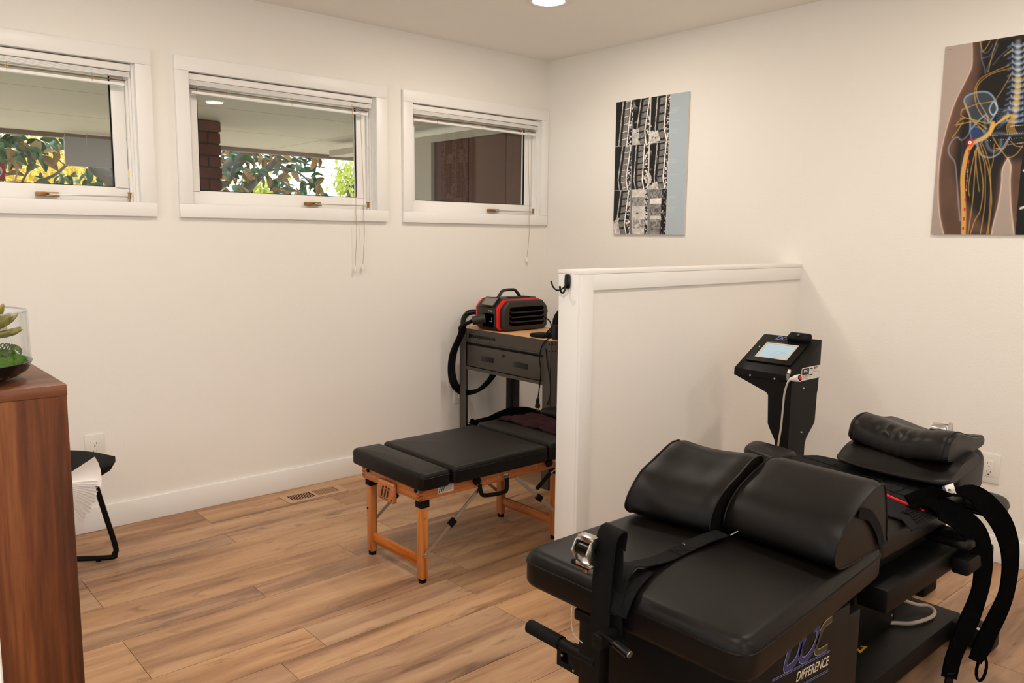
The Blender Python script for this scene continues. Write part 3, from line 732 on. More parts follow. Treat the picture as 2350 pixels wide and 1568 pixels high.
def tcush(x0, x1, z0, z1, mt=M_vinyl, tilt=0, y0=-1.462, y1=-.952, cr=.006):
    bm = new(); f = (lambda x, y: tilt * (x - x0)) if tilt else None
    ol = cushion(bm, [(x0, y0), (x1, y0), (x1, y1), (x0, y1)], z0, z1, .018, .028, cr, top=f)
    c = part('cushion', bm, mt, t); bm = new(); piping(bm, ol, z1 - .019, .0022, (lambda x, y: tilt * (x - x0) * .7) if tilt else None); part('piping', bm, M_vinyl, c); return c
tcush(-2.012, -1.868, .3865, .452); tcush(-1.862, -1.352, .3865, .455); tcush(-1.346, -1.13, .3865, .462); tcush(-1.125, -.90, .40, .457, y1=-.985)
bm = new(); cushion(bm, [(-1.005, -1.40), (-.90, -1.40), (-.90, -1.02), (-1.005, -1.02)], .466, .494, .013, .03, .004); hr = part('headrest_cushion', bm, M_vinyl, t)
bm = new(); box(bm, (tx1, tyn + .03, az0 + .006), (-.90, tyn + .05, .3995)); box(bm, (tx1, tyf - .05, az0 + .006), (-.90, tyf - .03, .3995)); box(bm, (-.92, tyn + .05, az0 + .006), (-.90, tyf - .05, .3995)); part('head_frame', bm, M_oak, t)
def tleg(x0, y0, near):
    x1, y1 = x0 + .030, y0 + .034
    l = part('leg', B((x0, y0, .016), (x1, y1, .302), .002), M_oak_z, t)
    part('leg_cap', B((x0 - .004, y0 - .003, .302), (x1 + .006, y1 + .003, .331), .002), M_rubber, l)
    bm = new(); cyl(bm, ((x0 + x1) / 2, (y0 + y1) / 2, 0), ((x0 + x1) / 2, (y0 + y1) / 2, .017), .0155, .0165, 16); part('foot_cap', bm, M_rubber, l)
LX = (-1.974, -1.262)
for lx in LX:
    tleg(lx, tyn + .001, 1); tleg(lx, tyf - .046, 0)
    part('stretcher', B((lx + .006, tyn + .036, .058), (lx + .024, tyf - .047, .100), .003), M_oak_y, t)
for sx, lx, xe in ((1, LX[0], -1.684), (-1, LX[1], -1.50)):
    for yy in (tyn - .001, tyf - .004):
        p0 = Vector((lx + .015 if sx > 0 else lx + .015, yy - .003, .118)); p1 = Vector((xe, yy - .003, .334)); d = (p1 - p0)
        bm = new(); ribbon(bm, [p0 - d * .03, p1], (d.z, 0, -d.x) if 0 else (-d.normalized().z, 0, d.normalized().x), .015, .003, sm=False)
        s = part('folding_strut', bm, M_steel, t)
        q = p0 + d * .46; m = frame_m(q, d, (0, 1, 0)); bm = B((-.016, -.008, -.0125), (.016, .008, .0125), .002); bmesh.ops.transform(bm, matrix=m, verts=bm.verts); part('sliding_lock', bm, M_rubber, s)
        bm = new(); screw(bm, p0 + Vector((0, -.003, 0)), (0, -1, 0), .005); part('pivot_screw', bm, M_steel, s)
bm = new()
for x, z in ((-1.962, .340), (-1.797, .374), (-1.763, .377), (-1.650, .352), (-1.592, .356), (-1.378, .358), (-1.735, .380)): screw(bm, (x, tyn, z), (0, -1, 0), .0045)
for y_, z in ((-1.078, .362), (-1.345, .368)): screw(bm, (tx0, y_, z), (-1, 0, 0), .0045)
for lx in LX: screw(bm, (lx + .015, tyn, .262), (0, -1, 0), .0045)
each('screw', bm, M_steel, t)
bm = new(); screw(bm, (LX[0], tyf - .02, .20), (-1, 0, 0), .006); part('bumper', bm, M_rubber, t)
for y_ in (-1.048, -1.392):
    b = part('corner_plate', B((tx0 - .0015, y_ - .013, .360), (tx0, y_ + .013, .386), .0005), M_steel, t)
    bm = new(); cyl(bm, (tx0 - .006, y_, .372), (tx0, y_, .372), .0085, n=14); part('plug', bm, M_rubber, b)
# logo block on the end apron
b = part('face_block', B((tx0 - .022, -1.262, .285), (tx0 - .0005, -1.148, .368), .009, 4), M_oak_y, t)
def strokes(m, s=1):
    bm = new()
    for (x, top) in ((-.017, .020), (.003, .023), (.020, .020)):
        sh = .35
        prism(bm, [(x + top * sh, top * 1.0 - .006 * 0 - .0, 0), (x + .010 + top * sh, top, 0), (x + .010 + (top - .010) * sh, top - .010, 0), (x + (top - .010) * sh, top - .010, 0)], (0, 0, .0006))
        prism(bm, [(x + (top - .014) * sh, top - .014, 0), (x + .009 + (top - .014) * sh, top - .014, 0), (x + .009 + (-.022) * sh, -.022, 0), (x + (-.022) * sh, -.022, 0)], (0, 0, .0006))
    box(bm, (-.028, -.028, 0), (.024, -.0265, .0005))
    bmesh.ops.transform(bm, matrix=m @ Matrix.Scale(s, 4), verts=bm.verts); return bm
part('emblem', strokes(frame_m((tx0 - .0222, -1.200, .327), (0, -1, 0), (0, 0, 1)), 1.1), M_ink, b)
bm = new(); cyl(bm, (tx0 - .0225, -1.250, .300), (tx0 - .021, -1.250, .300), .005, n=12); part('bore', bm, M_ink, b)
b = part('maker_label', B((-1.898, tyn - .0008, .344), (-1.822, tyn - .0001, .374)), M_label, t)
part('emblem', strokes(frame_m((-1.883, tyn - .0009, .3595), (1, 0, 0), (0, 0, 1)), .5), M_ink, b)
bm = new()
for k in range(6): box(bm, (-1.866, tyn - .0013, .350 + k * .0036), (-1.866 + random.uniform(.026, .038), tyn - .0008, .3512 + k * .0036))
part('print_lines', bm, mat('grey_ink', srgb(120, 114, 110), .6), b)
# carry handle, knobs, lever
bm = new(); hx0, hx1 = -1.700, -1.556
tube(bm, [(hx0, tyn - .012, .350), (hx0 + .003, tyn - .016, .318), (hx0 + .022, tyn - .018, .298), (hx1 - .022, tyn - .018, .290), (hx1 - .003, tyn - .016, .308), (hx1, tyn - .012, .345)], .0085, 12, 6); h = part('carry_handle', bm, M_rubber, t)
bm = new()
for x in (hx0, hx1): box(bm, (x - .013, tyn - .004, .340), (x + .013, tyn, .362), .001); cyl(bm, (x - .014, tyn - .012, .349), (x + .014, tyn - .012, .349), .004, n=10)
each('handle_bracket', bm, M_steel, h)
def knob(x, z, y=None):
    y = tyn if y is None else y
    bm = new(); R = []
    for d_, s in ((0, .6), (.006, 1), (.018, 1), (.024, .7)):
        R.append([Vector((x + s * (.0165 + .002 * math.cos(6 * a)) * math.cos(a), y - .002 - d_, z + s * (.0165 + .002 * math.cos(6 * a)) * math.sin(a))) for a in [2 * PI * j / 36 for j in range(36)]])
    rings(bm, R); return part('knob', bm, M_rubber, t)
knob(-1.716, .366); knob(-1.318, .366)
bm = new(); cyl(bm, (-1.300, tyn - .018, .377), (-1.255, tyn - .055, .352), .0035, n=8); cyl(bm, (-1.255, tyn - .03, .352), (-1.34, tyn - .03, .318), .0035, n=8); lv = part('release_lever', bm, M_steel, t)
bm = new(); tube(bm, [(-1.325, tyn - .03, .324), (-1.36, tyn - .03, .300), (-1.402, tyn - .03, .272)], .0085, 12, 4); part('lever_grip', bm, M_rubber, lv)

t = thing('folded_towel', 'plum coloured towel spread over the head cushion of the portable table', 'towel', (-1.08, -1.2, .475))
bm = new(); n1, n2 = 14, 26; V = []
for i in range(n1 + 1):
    r_ = []
    for j in range(n2 + 1):
        x = -1.232 + .215 * i / n1; y_ = -1.475 + .505 * j / n2
        if x < -1.128: zt = .4755 
        else: zt = .4705
        zt += .0035 * math.sin(i * 1.3 + j * .7) + .003 * math.sin(j * 1.9)
        if j in (0, n2): zt -= .012
        r_.append(Vector((x, y_ + .006 * math.sin(i), zt)))
    V.append(r_)
top = [[bm.verts.new(p) for p in r_] for r_ in V]; bot = [[bm.verts.new(p - Vector((0, 0, .007))) for p in r_] for r_ in V]
for i in range(n1):
    for j in range(n2):
        bm.faces.new((top[i][j], top[i + 1][j], top[i + 1][j + 1], top[i][j + 1])); bm.faces.new((bot[i][j], bot[i][j + 1], bot[i + 1][j + 1], bot[i + 1][j]))
for i in range(n1): bm.faces.new((top[i][0], bot[i][0], bot[i + 1][0], top[i + 1][0])); bm.faces.new((top[i][n2], top[i + 1][n2], bot[i + 1][n2], bot[i][n2]))
for j in range(n2): bm.faces.new((top[0][j], top[0][j + 1], bot[0][j + 1], bot[0][j])); bm.faces.new((top[n1][j], bot[n1][j], bot[n1][j + 1], top[n1][j + 1]))
part('cloth', bm, M_towel, t)

# ================================================================== GREY STEEL WORKBENCH
BX = -.80
def bp_(px, py): return at(px, py, 'x', BX)
yl, yr = bp_(1056, 753).y, bp_(1265, 790).y; TZ = bp_(1253, 781).z; yl2 = bp_(1070, 800).y; yr2 = bp_(1253, 800).y
rx = at(1185, 900, 'y', yl - .03).x
t = thing('steel_workbench', 'hammered grey steel workbench with one drawer in the room corner', 'workbench', ((BX + rx) / 2, (yl + yr) / 2, 0))
part('top_board', B((BX + .003, yl - .003, TZ - .016), (rx, yr + .003, TZ), .001), M_board, t)
def angle(x, y, sx, sy, w=.045):
    bm = new(); box(bm, (min(x, x + sx * w), min(y, y + sy * .002), 0), (max(x, x + sx * w), max(y, y + sy * .002), TZ)); box(bm, (min(x, x + sx * .002), min(y, y + sy * w), 0), (max(x, x + sx * .002), max(y, y + sy * w), TZ))
    return part('leg', bm, M_dgrey, t, smooth=0)
wl = yl - yl2
for x, y_, sx, sy in ((BX - .002, yl, 1, -1), (BX - .002, yr, 1, 1), (rx, yl, -1, -1), (rx, yr, -1, 1)):
    l = angle(x, y_, sx, sy, wl)
    bm = new()
    if sx > 0 and sy > 0:
        for dz in (.018, .055):
            for dy in (.012,): screw(bm, (x, y_ + dy, TZ - dz), (-1, 0, 0), .005)
            screw(bm, (x + .012, y_, TZ - dz), (0, -1, 0), .005); screw(bm, (x + .034, y_, TZ - dz), (0, -1, 0), .005)
        each('bolt', bm, M_rubber, l)
    else: bm.free()
zA, zB = bp_(1072, 782).z, bp_(1253, 810).z; za = (zA + zB) / 2
part('front_rail', B((BX, yr2, za), (BX + .002, yl2, TZ)), M_dgrey, t, smooth=0)
part('front_rail', B((BX + .0005, yr2, za - .010), (BX + .006, yl2, za - .0012)), M_dgrey, t, smooth=0)
part('side_rail', B((BX + .004, yr - .0005, za), (rx, yr + .002, TZ - .001)), M_dgrey, t, smooth=0)
part('side_rail', B((BX + .004, yl - .002, za), (rx, yl + .0005, TZ - .001)), M_dgrey, t, smooth=0)
part('back_rail', B((rx - .002, yr2, za), (rx, yl2, TZ - .001)), M_dgrey, t, smooth=0)
dzt, dzb, dzs = bp_(1160, 806).z, (bp_(1069.5, 841).z + bp_(1251, 873).z) / 2, (bp_(1068, 848).z + bp_(1252, 884.5).z) / 2
dy0, dy1 = bp_(1247, 850).y, yl2 - .006
bx_ = new(); box(bx_, (BX + .012, yr2, dzs), (rx - .01, yl2 - .001, za - .011)); part('drawer_housing', bx_, M_black, t)
dr = part('drawer', B((BX + .002, dy0, dzb), (BX + .0115, dy1, dzt), .0015), M_dgrey, t)
part('lower_rail', B((BX + .001, yr2, dzs), (BX + .004, yl2, dzb - .0045)), M_dgrey, t, smooth=0)
for px0, px1, py0, py1 in ((1104, 1131.5, 818, 833), (1179, 1210, 831.5, 847)):
    a = bp_(px0, (py0 + py1) / 2); b = bp_(px1, (py0 + py1) / 2); zc = (a.z + b.z) / 2; hh = .0145
    part('drawer_pull', B((BX - .001, b.y, zc - hh), (BX + .0025, a.y, zc + hh), .001), M_gloss, dr)
bm = new(); kc = bp_(1155, 817); cyl(bm, (BX - .003, kc.y, kc.z), (BX + .003, kc.y, kc.z), .0085, n=16); part('lock', bm, M_gloss, dr)
bm = new(); a = bp_(1076, 772); b = bp_(1137, 781); zc = a.z * .5 + b.z * .5 + .004; n = 11
for k in range(n):
    yy = a.y + (b.y - a.y) * (k + .5) / n; w_ = (a.y - b.y) / n * .42; h_ = .011 if k in (0, 4) else .0085
    box(bm, (BX - .003, yy - w_, zc - h_), (BX - .0003, yy + w_, zc + h_ * .9), .0015)
part('badge', bm, M_gloss, t)
part('lower_shelf', B((BX + .003, yr + .004, .194), (rx - .003, yl - .004, .210)), M_black, t)
BYL, BYR = yl, yr

# ---- red and black treatment machine on the bench
o = at(1145, 763, 'z', TZ); MX, MY, MZ = o.x, o.y, TZ
LX_ = at(1250, 748, 'y', MY).x - MX
t = thing('therapy_machine', 'black and red cased therapy unit with carry handle and side louvres on the workbench', 'machine', (MX + LX_ / 2, MY + .12, MZ))
def prof(x0, x1, z0, z1, ch): return [(x0 + .02, z0), (x1 - .02, z0), (x1, z0 + .02), (x1, z1 - ch), (x1 - ch, z1), (x0 + ch, z1), (x0, z1 - ch), (x0, z0 + .02)]
def pr_(y0, y1, *a, bev=.004, seg=2):
    bm = new(); prism(bm, [(x, y0, z) for x, z in prof(*a)], (0, y1 - y0, 0), bev, seg); return bm
x0, x1 = MX, MX + LX_; zt = MZ + .178
HW = .215
part('core_body', pr_(MY + .028, MY + HW - .028, x0 - .006, x1, MZ + .006, zt + .004, .046), M_dplastic, t)
sh = part('side_shell', pr_(MY - .022, MY + .020, x0 + .016, x1 + .004, MZ + .002, zt - .004, .042, bev=.014, seg=3), M_dplastic, t)
part('side_shell', pr_(MY + HW - .02, MY + HW + .022, x0 + .016, x1 + .004, MZ + .002, zt - .004, .042, bev=.014, seg=3), M_dplastic, t)
part('red_band', pr_(MY + .0105, MY + .027, x0 - .001, x1 + .002, MZ + .006, zt + .001, .045, bev=.002), M_red, t)
part('red_band', pr_(MY + HW - .027, MY + HW - .0105, x0 - .001, x1 + .002, MZ + .006, zt + .001, .045, bev=.002), M_red, t)
vy = MY - .0225; va, vb = x0 + .058, x1 - .030; vz0, vz1 = MZ + .030, zt - .040
bm = new(); prism(bm, [(va, vy, vz0 + .012), (va + .012, vy, vz0), (vb - .012, vy, vz0), (vb, vy, vz0 + .012), (vb, vy, vz1 - .01), (vb - .01, vy, vz1), (va + .01, vy, vz1), (va, vy, vz1 - .01)], (0, .002, 0)); lv = part('louvre_recess', bm, M_void, sh)
for k in range(3):
    z = vz0 + (vz1 - vz0) * (k + 1) / 4 - .004
    bm = new(); ribbon(bm, [(va, vy - .003, z + .010), (va + .016, vy - .003, z), (vb - .016, vy - .003, z), (vb, vy - .003, z + .010)], (0, -.5, 1), .0055, .006, sm=False); part('louvre', bm, M_dplastic, lv if 0 else sh)
# sloping display on the front chamfer
yc = MY + HW / 2 - .012; d = Vector((.046, 0, .046)).normalized(); c0 = Vector((x0 - .006, yc, zt + .004 - .046)) + d * .033
m = frame_m(c0 + Vector((-.004, 0, .004)), (0, -1, 0), d)
bm = B((-.062, -.036, -.006), (.062, .036, .004), .004); bmesh.ops.transform(bm, matrix=m, verts=bm.verts); sc = part('display_bezel', bm, M_gloss, t)
bm = B((-.050, -.026, .0042), (.050, .027, .0050)); bmesh.ops.transform(bm, matrix=m, verts=bm.verts); part('display_glass', bm, mat('display_grey', srgb(120, 112, 106), .25), sc)
part('port_recess', B((x0 - .0085, MY + .040, MZ + .022), (x0 - .005, MY + .135, MZ + .100), .001), M_void, t)
bm = new(); box(bm, (x0 - .010, MY + .052, MZ + .064), (x0 - .008, MY + .055, MZ + .080)); box(bm, (x0 - .010, MY + .048, MZ + .054), (x0 - .008, MY + .072, MZ + .057)); part('port_marks', bm, M_chrome, t)
bm = new()
for k, dy in enumerate((0, .007, .021)): box(bm, (x0 - .0085, MY + .056 + dy, MZ + .112), (x0 - .006, MY + .061 + dy, MZ + .117))
bx2 = part('front_mark', bm, M_white, t); part('front_mark', B((x0 - .0085, MY + .070, MZ + .111), (x0 - .006, MY + .075, MZ + .117)), M_red, t)
bm = new(); yy = MY + HW / 2 + .0
tube(bm, [(x0 + .075, yy, zt - .002), (x0 + .105, yy, zt + .032), (x0 + .122, yy, zt + .046), (x1 - .152, yy, zt + .048), (x1 - .128, yy, zt + .034), (x1 - .095, yy, zt - .002)], .0105, 8, 2, ref=(0, 1, 0), flat=.8); part('carry_handle', bm, M_dplastic, t)
bm = new(); box(bm, (x0 + .14, MY + .05, zt + .003), (x0 + .205, MY + .10, zt + .010), .003); box(bm, (x0 + .22, MY + .05, zt + .003), (x0 + .28, MY + .10, zt + .011), .003); box(bm, (x1 - .075, MY + .045, zt - .003), (x1 - .03, MY + HW - .05, zt + .006), .004); part('top_latch', bm, M_dplastic, t)
bm = new(); cyl(bm, (x1 + .002, MY + .07, MZ + .095), (x1 + .045, MY + .06, MZ + .105), .020, .024, 16); cyl(bm, (x1 + .045, MY + .06, MZ + .105), (x1 + .062, MY + .055, MZ + .085), .024, .014, 16); part('rear_fitting', bm, M_dplastic, t)
bm = new(); cyl(bm, (x0 - .008, MY + .112, MZ + .070), (x0 - .068, MY + .155, MZ + .056), .027, .025, 20); nz = part('hose_coupler', bm, M_dplastic, t)
q0 = Vector((x0 - .062, MY + .150, MZ + .058))
# ribbed flat hose sagging beside the bench and back behind its leg
bm = new()
hx = BX - .035
hp = [q0, Vector((hx - .01, MY + .24, MZ + .02)), at(1060, 764, 'x', hx), at(1041, 808, 'x', hx), at(1036, 848, 'x', hx), at(1042, 880, 'x', hx + .012), at(1058, 898, 'x', BX + .03), at(1080, 901, 'x', BX + .06), at(1104, 892, 'x', BX + .09), at(1130, 864, 'x', BX + .12), at(1138, 840, 'x', BX + .13)]
for dy in (-.012, 0, .012):
    tube(bm, [p + Vector((dy * .9, -dy * .5, dy * .5)) for p in hp], .0105, 10, 6)
part('hose', bm, M_rubber, t, loc=None)
t = thing('coiled_hose', 'shiny black coiled hose rising behind the left end of the machine', 'hose', (BX + .10, BYL - .08, TZ))
bm = new(); q = BX + .12
tube(bm, [at(1062, 752, 'x', BX + .02), at(1064, 733, 'x', BX + .05), at(1073, 720, 'x', BX + .09), at(1090, 716, 'x', BX + .12), at(1112, 722, 'x', BX + .16)], .0165, 12, 8); part('tube', bm, M_gloss, t)

# ---- accessories at the right end of the bench top
ax_ = BX + .14
t = thing('hand_applicator', 'glossy black hand applicator and pad lying beside the therapy machine', 'applicator', (ax_, BYR + .10, TZ))
bm = new(); p = at(1250, 771, 'z', TZ + .01); box(bm, (p.x - .045, p.y - .03, TZ + .001), (p.x + .05, p.y + .075, TZ + .022), .010, 3); part('flat_pad', bm, M_rubber, t)
bm = new(); c = at(1285, 735, 'x', BX + .16); ball(bm, c, .052, 18, (.7, .75, 1.35), Matrix.Rotation(.4, 4, 'X')); part('head_shell', bm, M_rubber, t)
bm = new(); c2 = at(1274, 772, 'x', BX + .06); cyl(bm, (c2.x, c2.y, TZ), (c2.x, c2.y, TZ + .075), .017, .014, 16); part('grip', bm, M_gloss, t)
for k in range(4):
    bm = new(); tube(bm, [(c2.x + .02, c2.y + .10, TZ + .012), (c2.x + .01, c2.y + .05, TZ + .02 + .01 * k), (c2.x, c2.y, TZ + .055 + .006 * k), (c2.x + .03, c2.y - .06, TZ + .05 - .01 * k)], .0035, 6, 5); part('lead', bm, M_gloss, t)
bm = new(); tube(bm, [at(1250, 728, 'x', BX + .3), at(1262, 738, 'x', BX + .28), at(1266, 752, 'x', BX + .26)], .004, 6, 5); part('lead', bm, M_rubber, t)
t = thing('power_cord', 'thin black power cord with a two-prong plug dangling in front of the drawer', 'cord', (BX - .012, BYR + .06, .55))
cq = [at(1268, 774, 'x', BX + .03), at(1256, 778, 'x', BX - .004), at(1243, 796, 'x', BX - .010), at(1238, 822, 'x', BX - .012), at(1241, 850, 'x', BX - .012), at(1239, 880, 'x', BX - .012), at(1235, 912, 'x', BX - .012)]
cq[0].z = TZ + .012; cq[1].z = TZ + .006
bm = new(); tube(bm, cq, .0032, 8, 6); part('flex', bm, M_rubber, t)
pz = at(1234, 914, 'x', BX - .012); bm = new(); lathe(bm, (pz.x, pz.y, pz.z - .052), [(.012, 0), (.0145, .004), (.0125, .02), (.0085, .028), (.010, .034), (.0065, .05), (.004, .056)], 14); part('plug', bm, M_rubber, t)
bm = new()
for dy in (-.006, .006): box(bm, (pz.x - .001, pz.y + dy - .002, pz.z - .066), (pz.x + .001, pz.y + dy + .002, pz.z - .051))
each('prong', bm, M_brass, t)
t = thing('loose_cable', 'dark thin cable hanging down the right front leg of the workbench', 'cord', (BX - .008, BYR + .03, .5))
bm = new(); tube(bm, [at(1252, 800, 'x', BX - .006), at(1257, 840, 'x', BX - .006), at(1263, 880, 'x', BX - .006), at(1262, 910, 'x', BX - .006), at(1255, 930, 'x', BX - .006)], .0025, 6, 5); part('flex', bm, M_rubber, t)
t = thing('soft_bag', 'slumped black padded bag on the lower shelf of the workbench', 'bag', (BX + .22, BYL - .16, .21))
bm = new(); R = []
ys = [BYL - .03 - .46 * k / 12 for k in range(13)]
for k, yy in enumerate(ys):
    s = k / 12; hgt = (.030, .040, .055, .075, .098, .118, .126, .124, .122, .110, .075, .050, .036)[k]
    R.append([Vector((BX + .21 + (.17 + .01 * math.sin(k)) * math.cos(a), yy, .211 + hgt / 2 + hgt / 2 * max(-1, math.sin(a) * 1.15 if math.sin(a) < 0 else math.sin(a)))) for a in [2 * PI * j / 18 for j in range(18)]])
rings(bm, R); part('padding', bm, M_fleece, t)
bm = new(); tube(bm, [(BX + .07, BYL - .03, .235), (BX + .03, BYL - .10, .24), (BX + .02, BYL - .18, .26), (BX + .05, BYL - .26, .30)], .014, 8, 5); part('carry_strap', bm, M_fleece, t)
t = thing('head_pad', 'small curved black pad lying at the right end of the lower bench shelf', 'pad', (BX + .2, BYR + .13, .211))
bm = new(); c = at(1234, 944, 'x', BX + .12); box(bm, (BX + .05, c.y - .07, .211), (BX + .2, c.y + .05, c.z - .012), .01); ball(bm, (BX + .12, c.y - .01, c.z - .012), .07, 16, (.9, 1.0, .22), Matrix.Rotation(-.25, 4, 'X')); part('padding', bm, M_fleece, t)

# ================================================================== HOOK ON THE PARTITION END
t = thing('coat_hook', 'small black double coat hook on the white end post of the partition', 'hook', (HX, -1.752, 1.17))
bm = new(); R = []
for z, s in ((1.146, .75), (1.150, 1), (1.172, 1.12), (1.194, 1), (1.198, .75)):
    R.append([Vector((HX - .006 - .006 * s * math.cos(a), -1.752 + .0135 * s * math.sin(a), z)) for a in [2 * PI * j / 20 for j in range(20)]])
rings(bm, R); part('back_plate', bm, M_gloss, t)
bm = new(); tube(bm, [(HX - .012, -1.748, 1.156), (HX - .018, -1.735, 1.143), (HX - .022, -1.716, 1.138), (HX - .024, -1.697, 1.148), (HX - .026, -1.688, 1.166)], .0032, 10, 6); ball(bm, (HX - .026, -1.688, 1.167), .0042, 10); part('prong', bm, M_gloss, t)
bm = new(); tube(bm, [(HX - .012, -1.752, 1.158), (HX - .022, -1.752, 1.136), (HX - .034, -1.754, 1.130), (HX - .046, -1.757, 1.140), (HX - .050, -1.758, 1.152)], .0036, 10, 6); ball(bm, (HX - .050, -1.758, 1.153), .0046, 10); part('prong', bm, M_gloss, t)
# ================================================================== TRACTION TABLE
ZT = .60
t = thing('traction_table', 'big black motorised traction table with a padded lower deck nearest the camera', 'treatment table', (-1.6, -2.78, 0)); TT = t
lowpoly = [(-2.438, -2.478), (-1.735, -2.478), (-1.715, -3.03), (-2.432, -3.096)]
bm = new(); topf = lambda x, y: .0
ol = cushion(bm, lowpoly, .512, ZT, .030, .055, .006, top=topf); part('lower_cushion', bm, M_vinyl, t)
bm = new(); piping(bm, ol, ZT - .028, .0028); part('cushion_piping', bm, M_vinyl, t)
bm = new(); cushion(bm, [(-1.700, -2.492), (-1.10, -2.492), (-1.10, -3.0), (-1.700, -3.0)], .520, ZT, .024, .05, .004); part('torso_cushion', bm, M_vinyl, t)
bm = new()
for k in range(26): a = -1.52 + k * .0045; box(bm, (a, -3.0018, .573), (a + .0026, -3.0005, .5738))
part('stitching', bm, M_cablew, t)
# head cushion tilted up
bm = new(); cushion(bm, [(-1.13, -2.60), (-.875, -2.60), (-.875, -2.975), (-1.13, -2.975)], .552, .640, .026, .04, .006, top=lambda x, y: .17 * (x + 1.13))
bmesh.ops.transform(bm, matrix=Matrix.Translation((0, 0, 0)), verts=bm.verts); part('head_cushion', bm, M_vinyl, t)
part('head_bracket', B((-1.13, -2.968, .50), (-.90, -2.955, .588), .003), M_black, t)
part('head_bracket', B((-1.13, -2.60, .50), (-.90, -2.587, .588), .003), M_black, t)
bm = new(); screw(bm, (-1.0, -2.968, .572), (0, -1, 0), .006); screw(bm, (-1.03, -2.968, .545), (0, -1, 0), .005); screw(bm, (-.96, -2.968, .515), (0, -1, 0), .004); each('screw', bm, M_chrome, t)
# frame under the decks
part('deck_frame', B((-2.36, -2.97, .470), (-1.76, -2.56, .511), .004), M_black, t)
part('deck_frame', B((-1.72, -2.955, .42), (-1.12, -2.54, .519), .004), M_black, t)
part('side_channel', B((-1.70, -3.035, .405), (-1.165, -2.957, .468), .006), M_black, t)
part('side_channel', B((-1.30, -3.085, .405), (-1.10, -3.036, .455), .010), M_black, t)
part('flexion_box', B((-2.30, -3.035, .18), (-1.84, -2.58, .469), .008), M_black, t)
lg = TT
# pedestal and floor base
part('pedestal', B((-1.36, -2.80, .081), (-1.055, -2.56, .42), .003), M_black, t)
bm = new()
for x, z in ((-1.075, .40), (-1.078, .115)): screw(bm, (x, -2.80, z), (0, -1, 0), .006)
each('pedestal_screw', bm, M_chrome, t)
part('base_plate', B((-2.28, -2.915, .012), (-.80, -2.56, .08), .006), M_black, t)
part('cross_foot', B((-.885, -3.035, .006), (-.795, -2.50, .078), .010), M_black, t)
bm = new()
for x, y in ((-.84, -3.0), (-.84, -2.53), (-2.2, -2.88), (-2.2, -2.6)): cyl(bm, (x, y, 0), (x, y, .014), .022, n=16)
each('levelling_foot', bm, M_rubber, t)
part('label_strip', B((-.886, -3.0, .0785), (-.868, -2.975, .0792)), M_chrome, t)
bm = new(); prism(bm, [(-1.300, -2.776, .0802), (-1.272, -2.812, .0802), (-1.330, -2.816, .0802)], (0, 0, .0006)); w = part('warning_triangle', bm, mat('warning_yellow', srgb(220, 176, 20), .5), t)
bm = new(); prism(bm, [(-1.300, -2.790, .0808), (-1.288, -2.806, .0808), (-1.314, -2.808, .0808)], (0, 0, .0005)); part('bolt_mark', bm, M_ink, w)
# tilted support beneath the head end
bm = new(); prism(bm, [(-1.05, -2.62, .26), (-.55, -2.62, .05), (-.50, -2.62, .05), (-.50, -2.62, .10), (-1.05, -2.62, .34)], (0, -.08, 0), .004); part('rear_strut', bm, M_black, t)
part('rear_foot', B((-.60, -2.72, 0), (-.48, -2.58, .05), .01), M_rubber, t)
# cable ring on the base, actuator rod with its label
bm = new(); tube(bm, [(-1.175, -2.725, .10), (-1.13, -2.76, .089), (-1.074, -2.80, .089), (-1.035, -2.838, .089), (-.985, -2.858, .089), (-.92, -2.868, .089), (-.875, -2.855, .09), (-.868, -2.83, .095), (-.90, -2.80, .10), (-.98, -2.74, .14)], .0062, 8, 6); part('power_cable', bm, M_cablew, t)
bm = new(); box(bm, (-1.565, -2.850, .085), (-1.545, -2.828, .26), .002); m = Matrix.Translation((-1.555, -2.84, .085)) @ Matrix.Rotation(.22, 4, 'Y') @ Matrix.Translation((1.555, 2.84, -.085)); bmesh.ops.transform(bm, matrix=m, verts=bm.verts); r_ = part('actuator_rod', bm, M_steel, t)
bm = B((-1.563, -2.8512, .10), (-1.547, -2.8502, .17)); bmesh.ops.transform(bm, matrix=m, verts=bm.verts); part('rod_label', bm, M_label, r_)
# foot end: pull handle with foam grip, bracket, post
bm = new(); cyl(bm, (-2.42, -2.496, .405), (-2.42, -2.615, .405), .0165, n=20); bmesh.ops.bevel(bm, geom=[e for e in bm.edges if len(e.link_faces) == 2 and e.calc_face_angle(0) > 1], offset=.006, segments=3, affect='EDGES'); hd = part('pull_handle', bm, M_rubber, t)
bm = new(); cyl(bm, (-2.42, -2.60, .405), (-2.42, -2.72, .405), .0135, n=16); part('handle_tube', bm, M_black, hd)
bm = new()
box(bm, (-2.425, -2.700, .352), (-2.400, -2.600, .366)); box(bm, (-2.425, -2.614, .366), (-2.400, -2.600, .40)); box(bm, (-2.425, -2.700, .38), (-2.400, -2.634, .41)); box(bm, (-2.425, -2.700, .366), (-2.400, -2.652, .38)); part('handle_bracket', bm, M_black, t)
bm = new(); screw(bm, (-2.4255, -2.618, .382), (-1, 0, 0), .0035); screw(bm, (-2.4255, -2.655, .360), (-1, 0, 0), .0035); each('bracket_screw', bm, M_chrome, t)
part('post', B((-2.43, -2.735, .30), (-2.395, -2.672, .512), .004), M_black, t)
part('post_lug', B((-2.43, -2.71, .485), (-2.39, -2.655, .5115), .005), M_black, t)
bm = new(); tube(bm, [(-2.44, -2.66, .52), (-2.45, -2.668, .49), (-2.448, -2.676, .462), (-2.446, -2.70, .452)], .0012, 6, 5); part('loose_thread', bm, M_cablew, t)
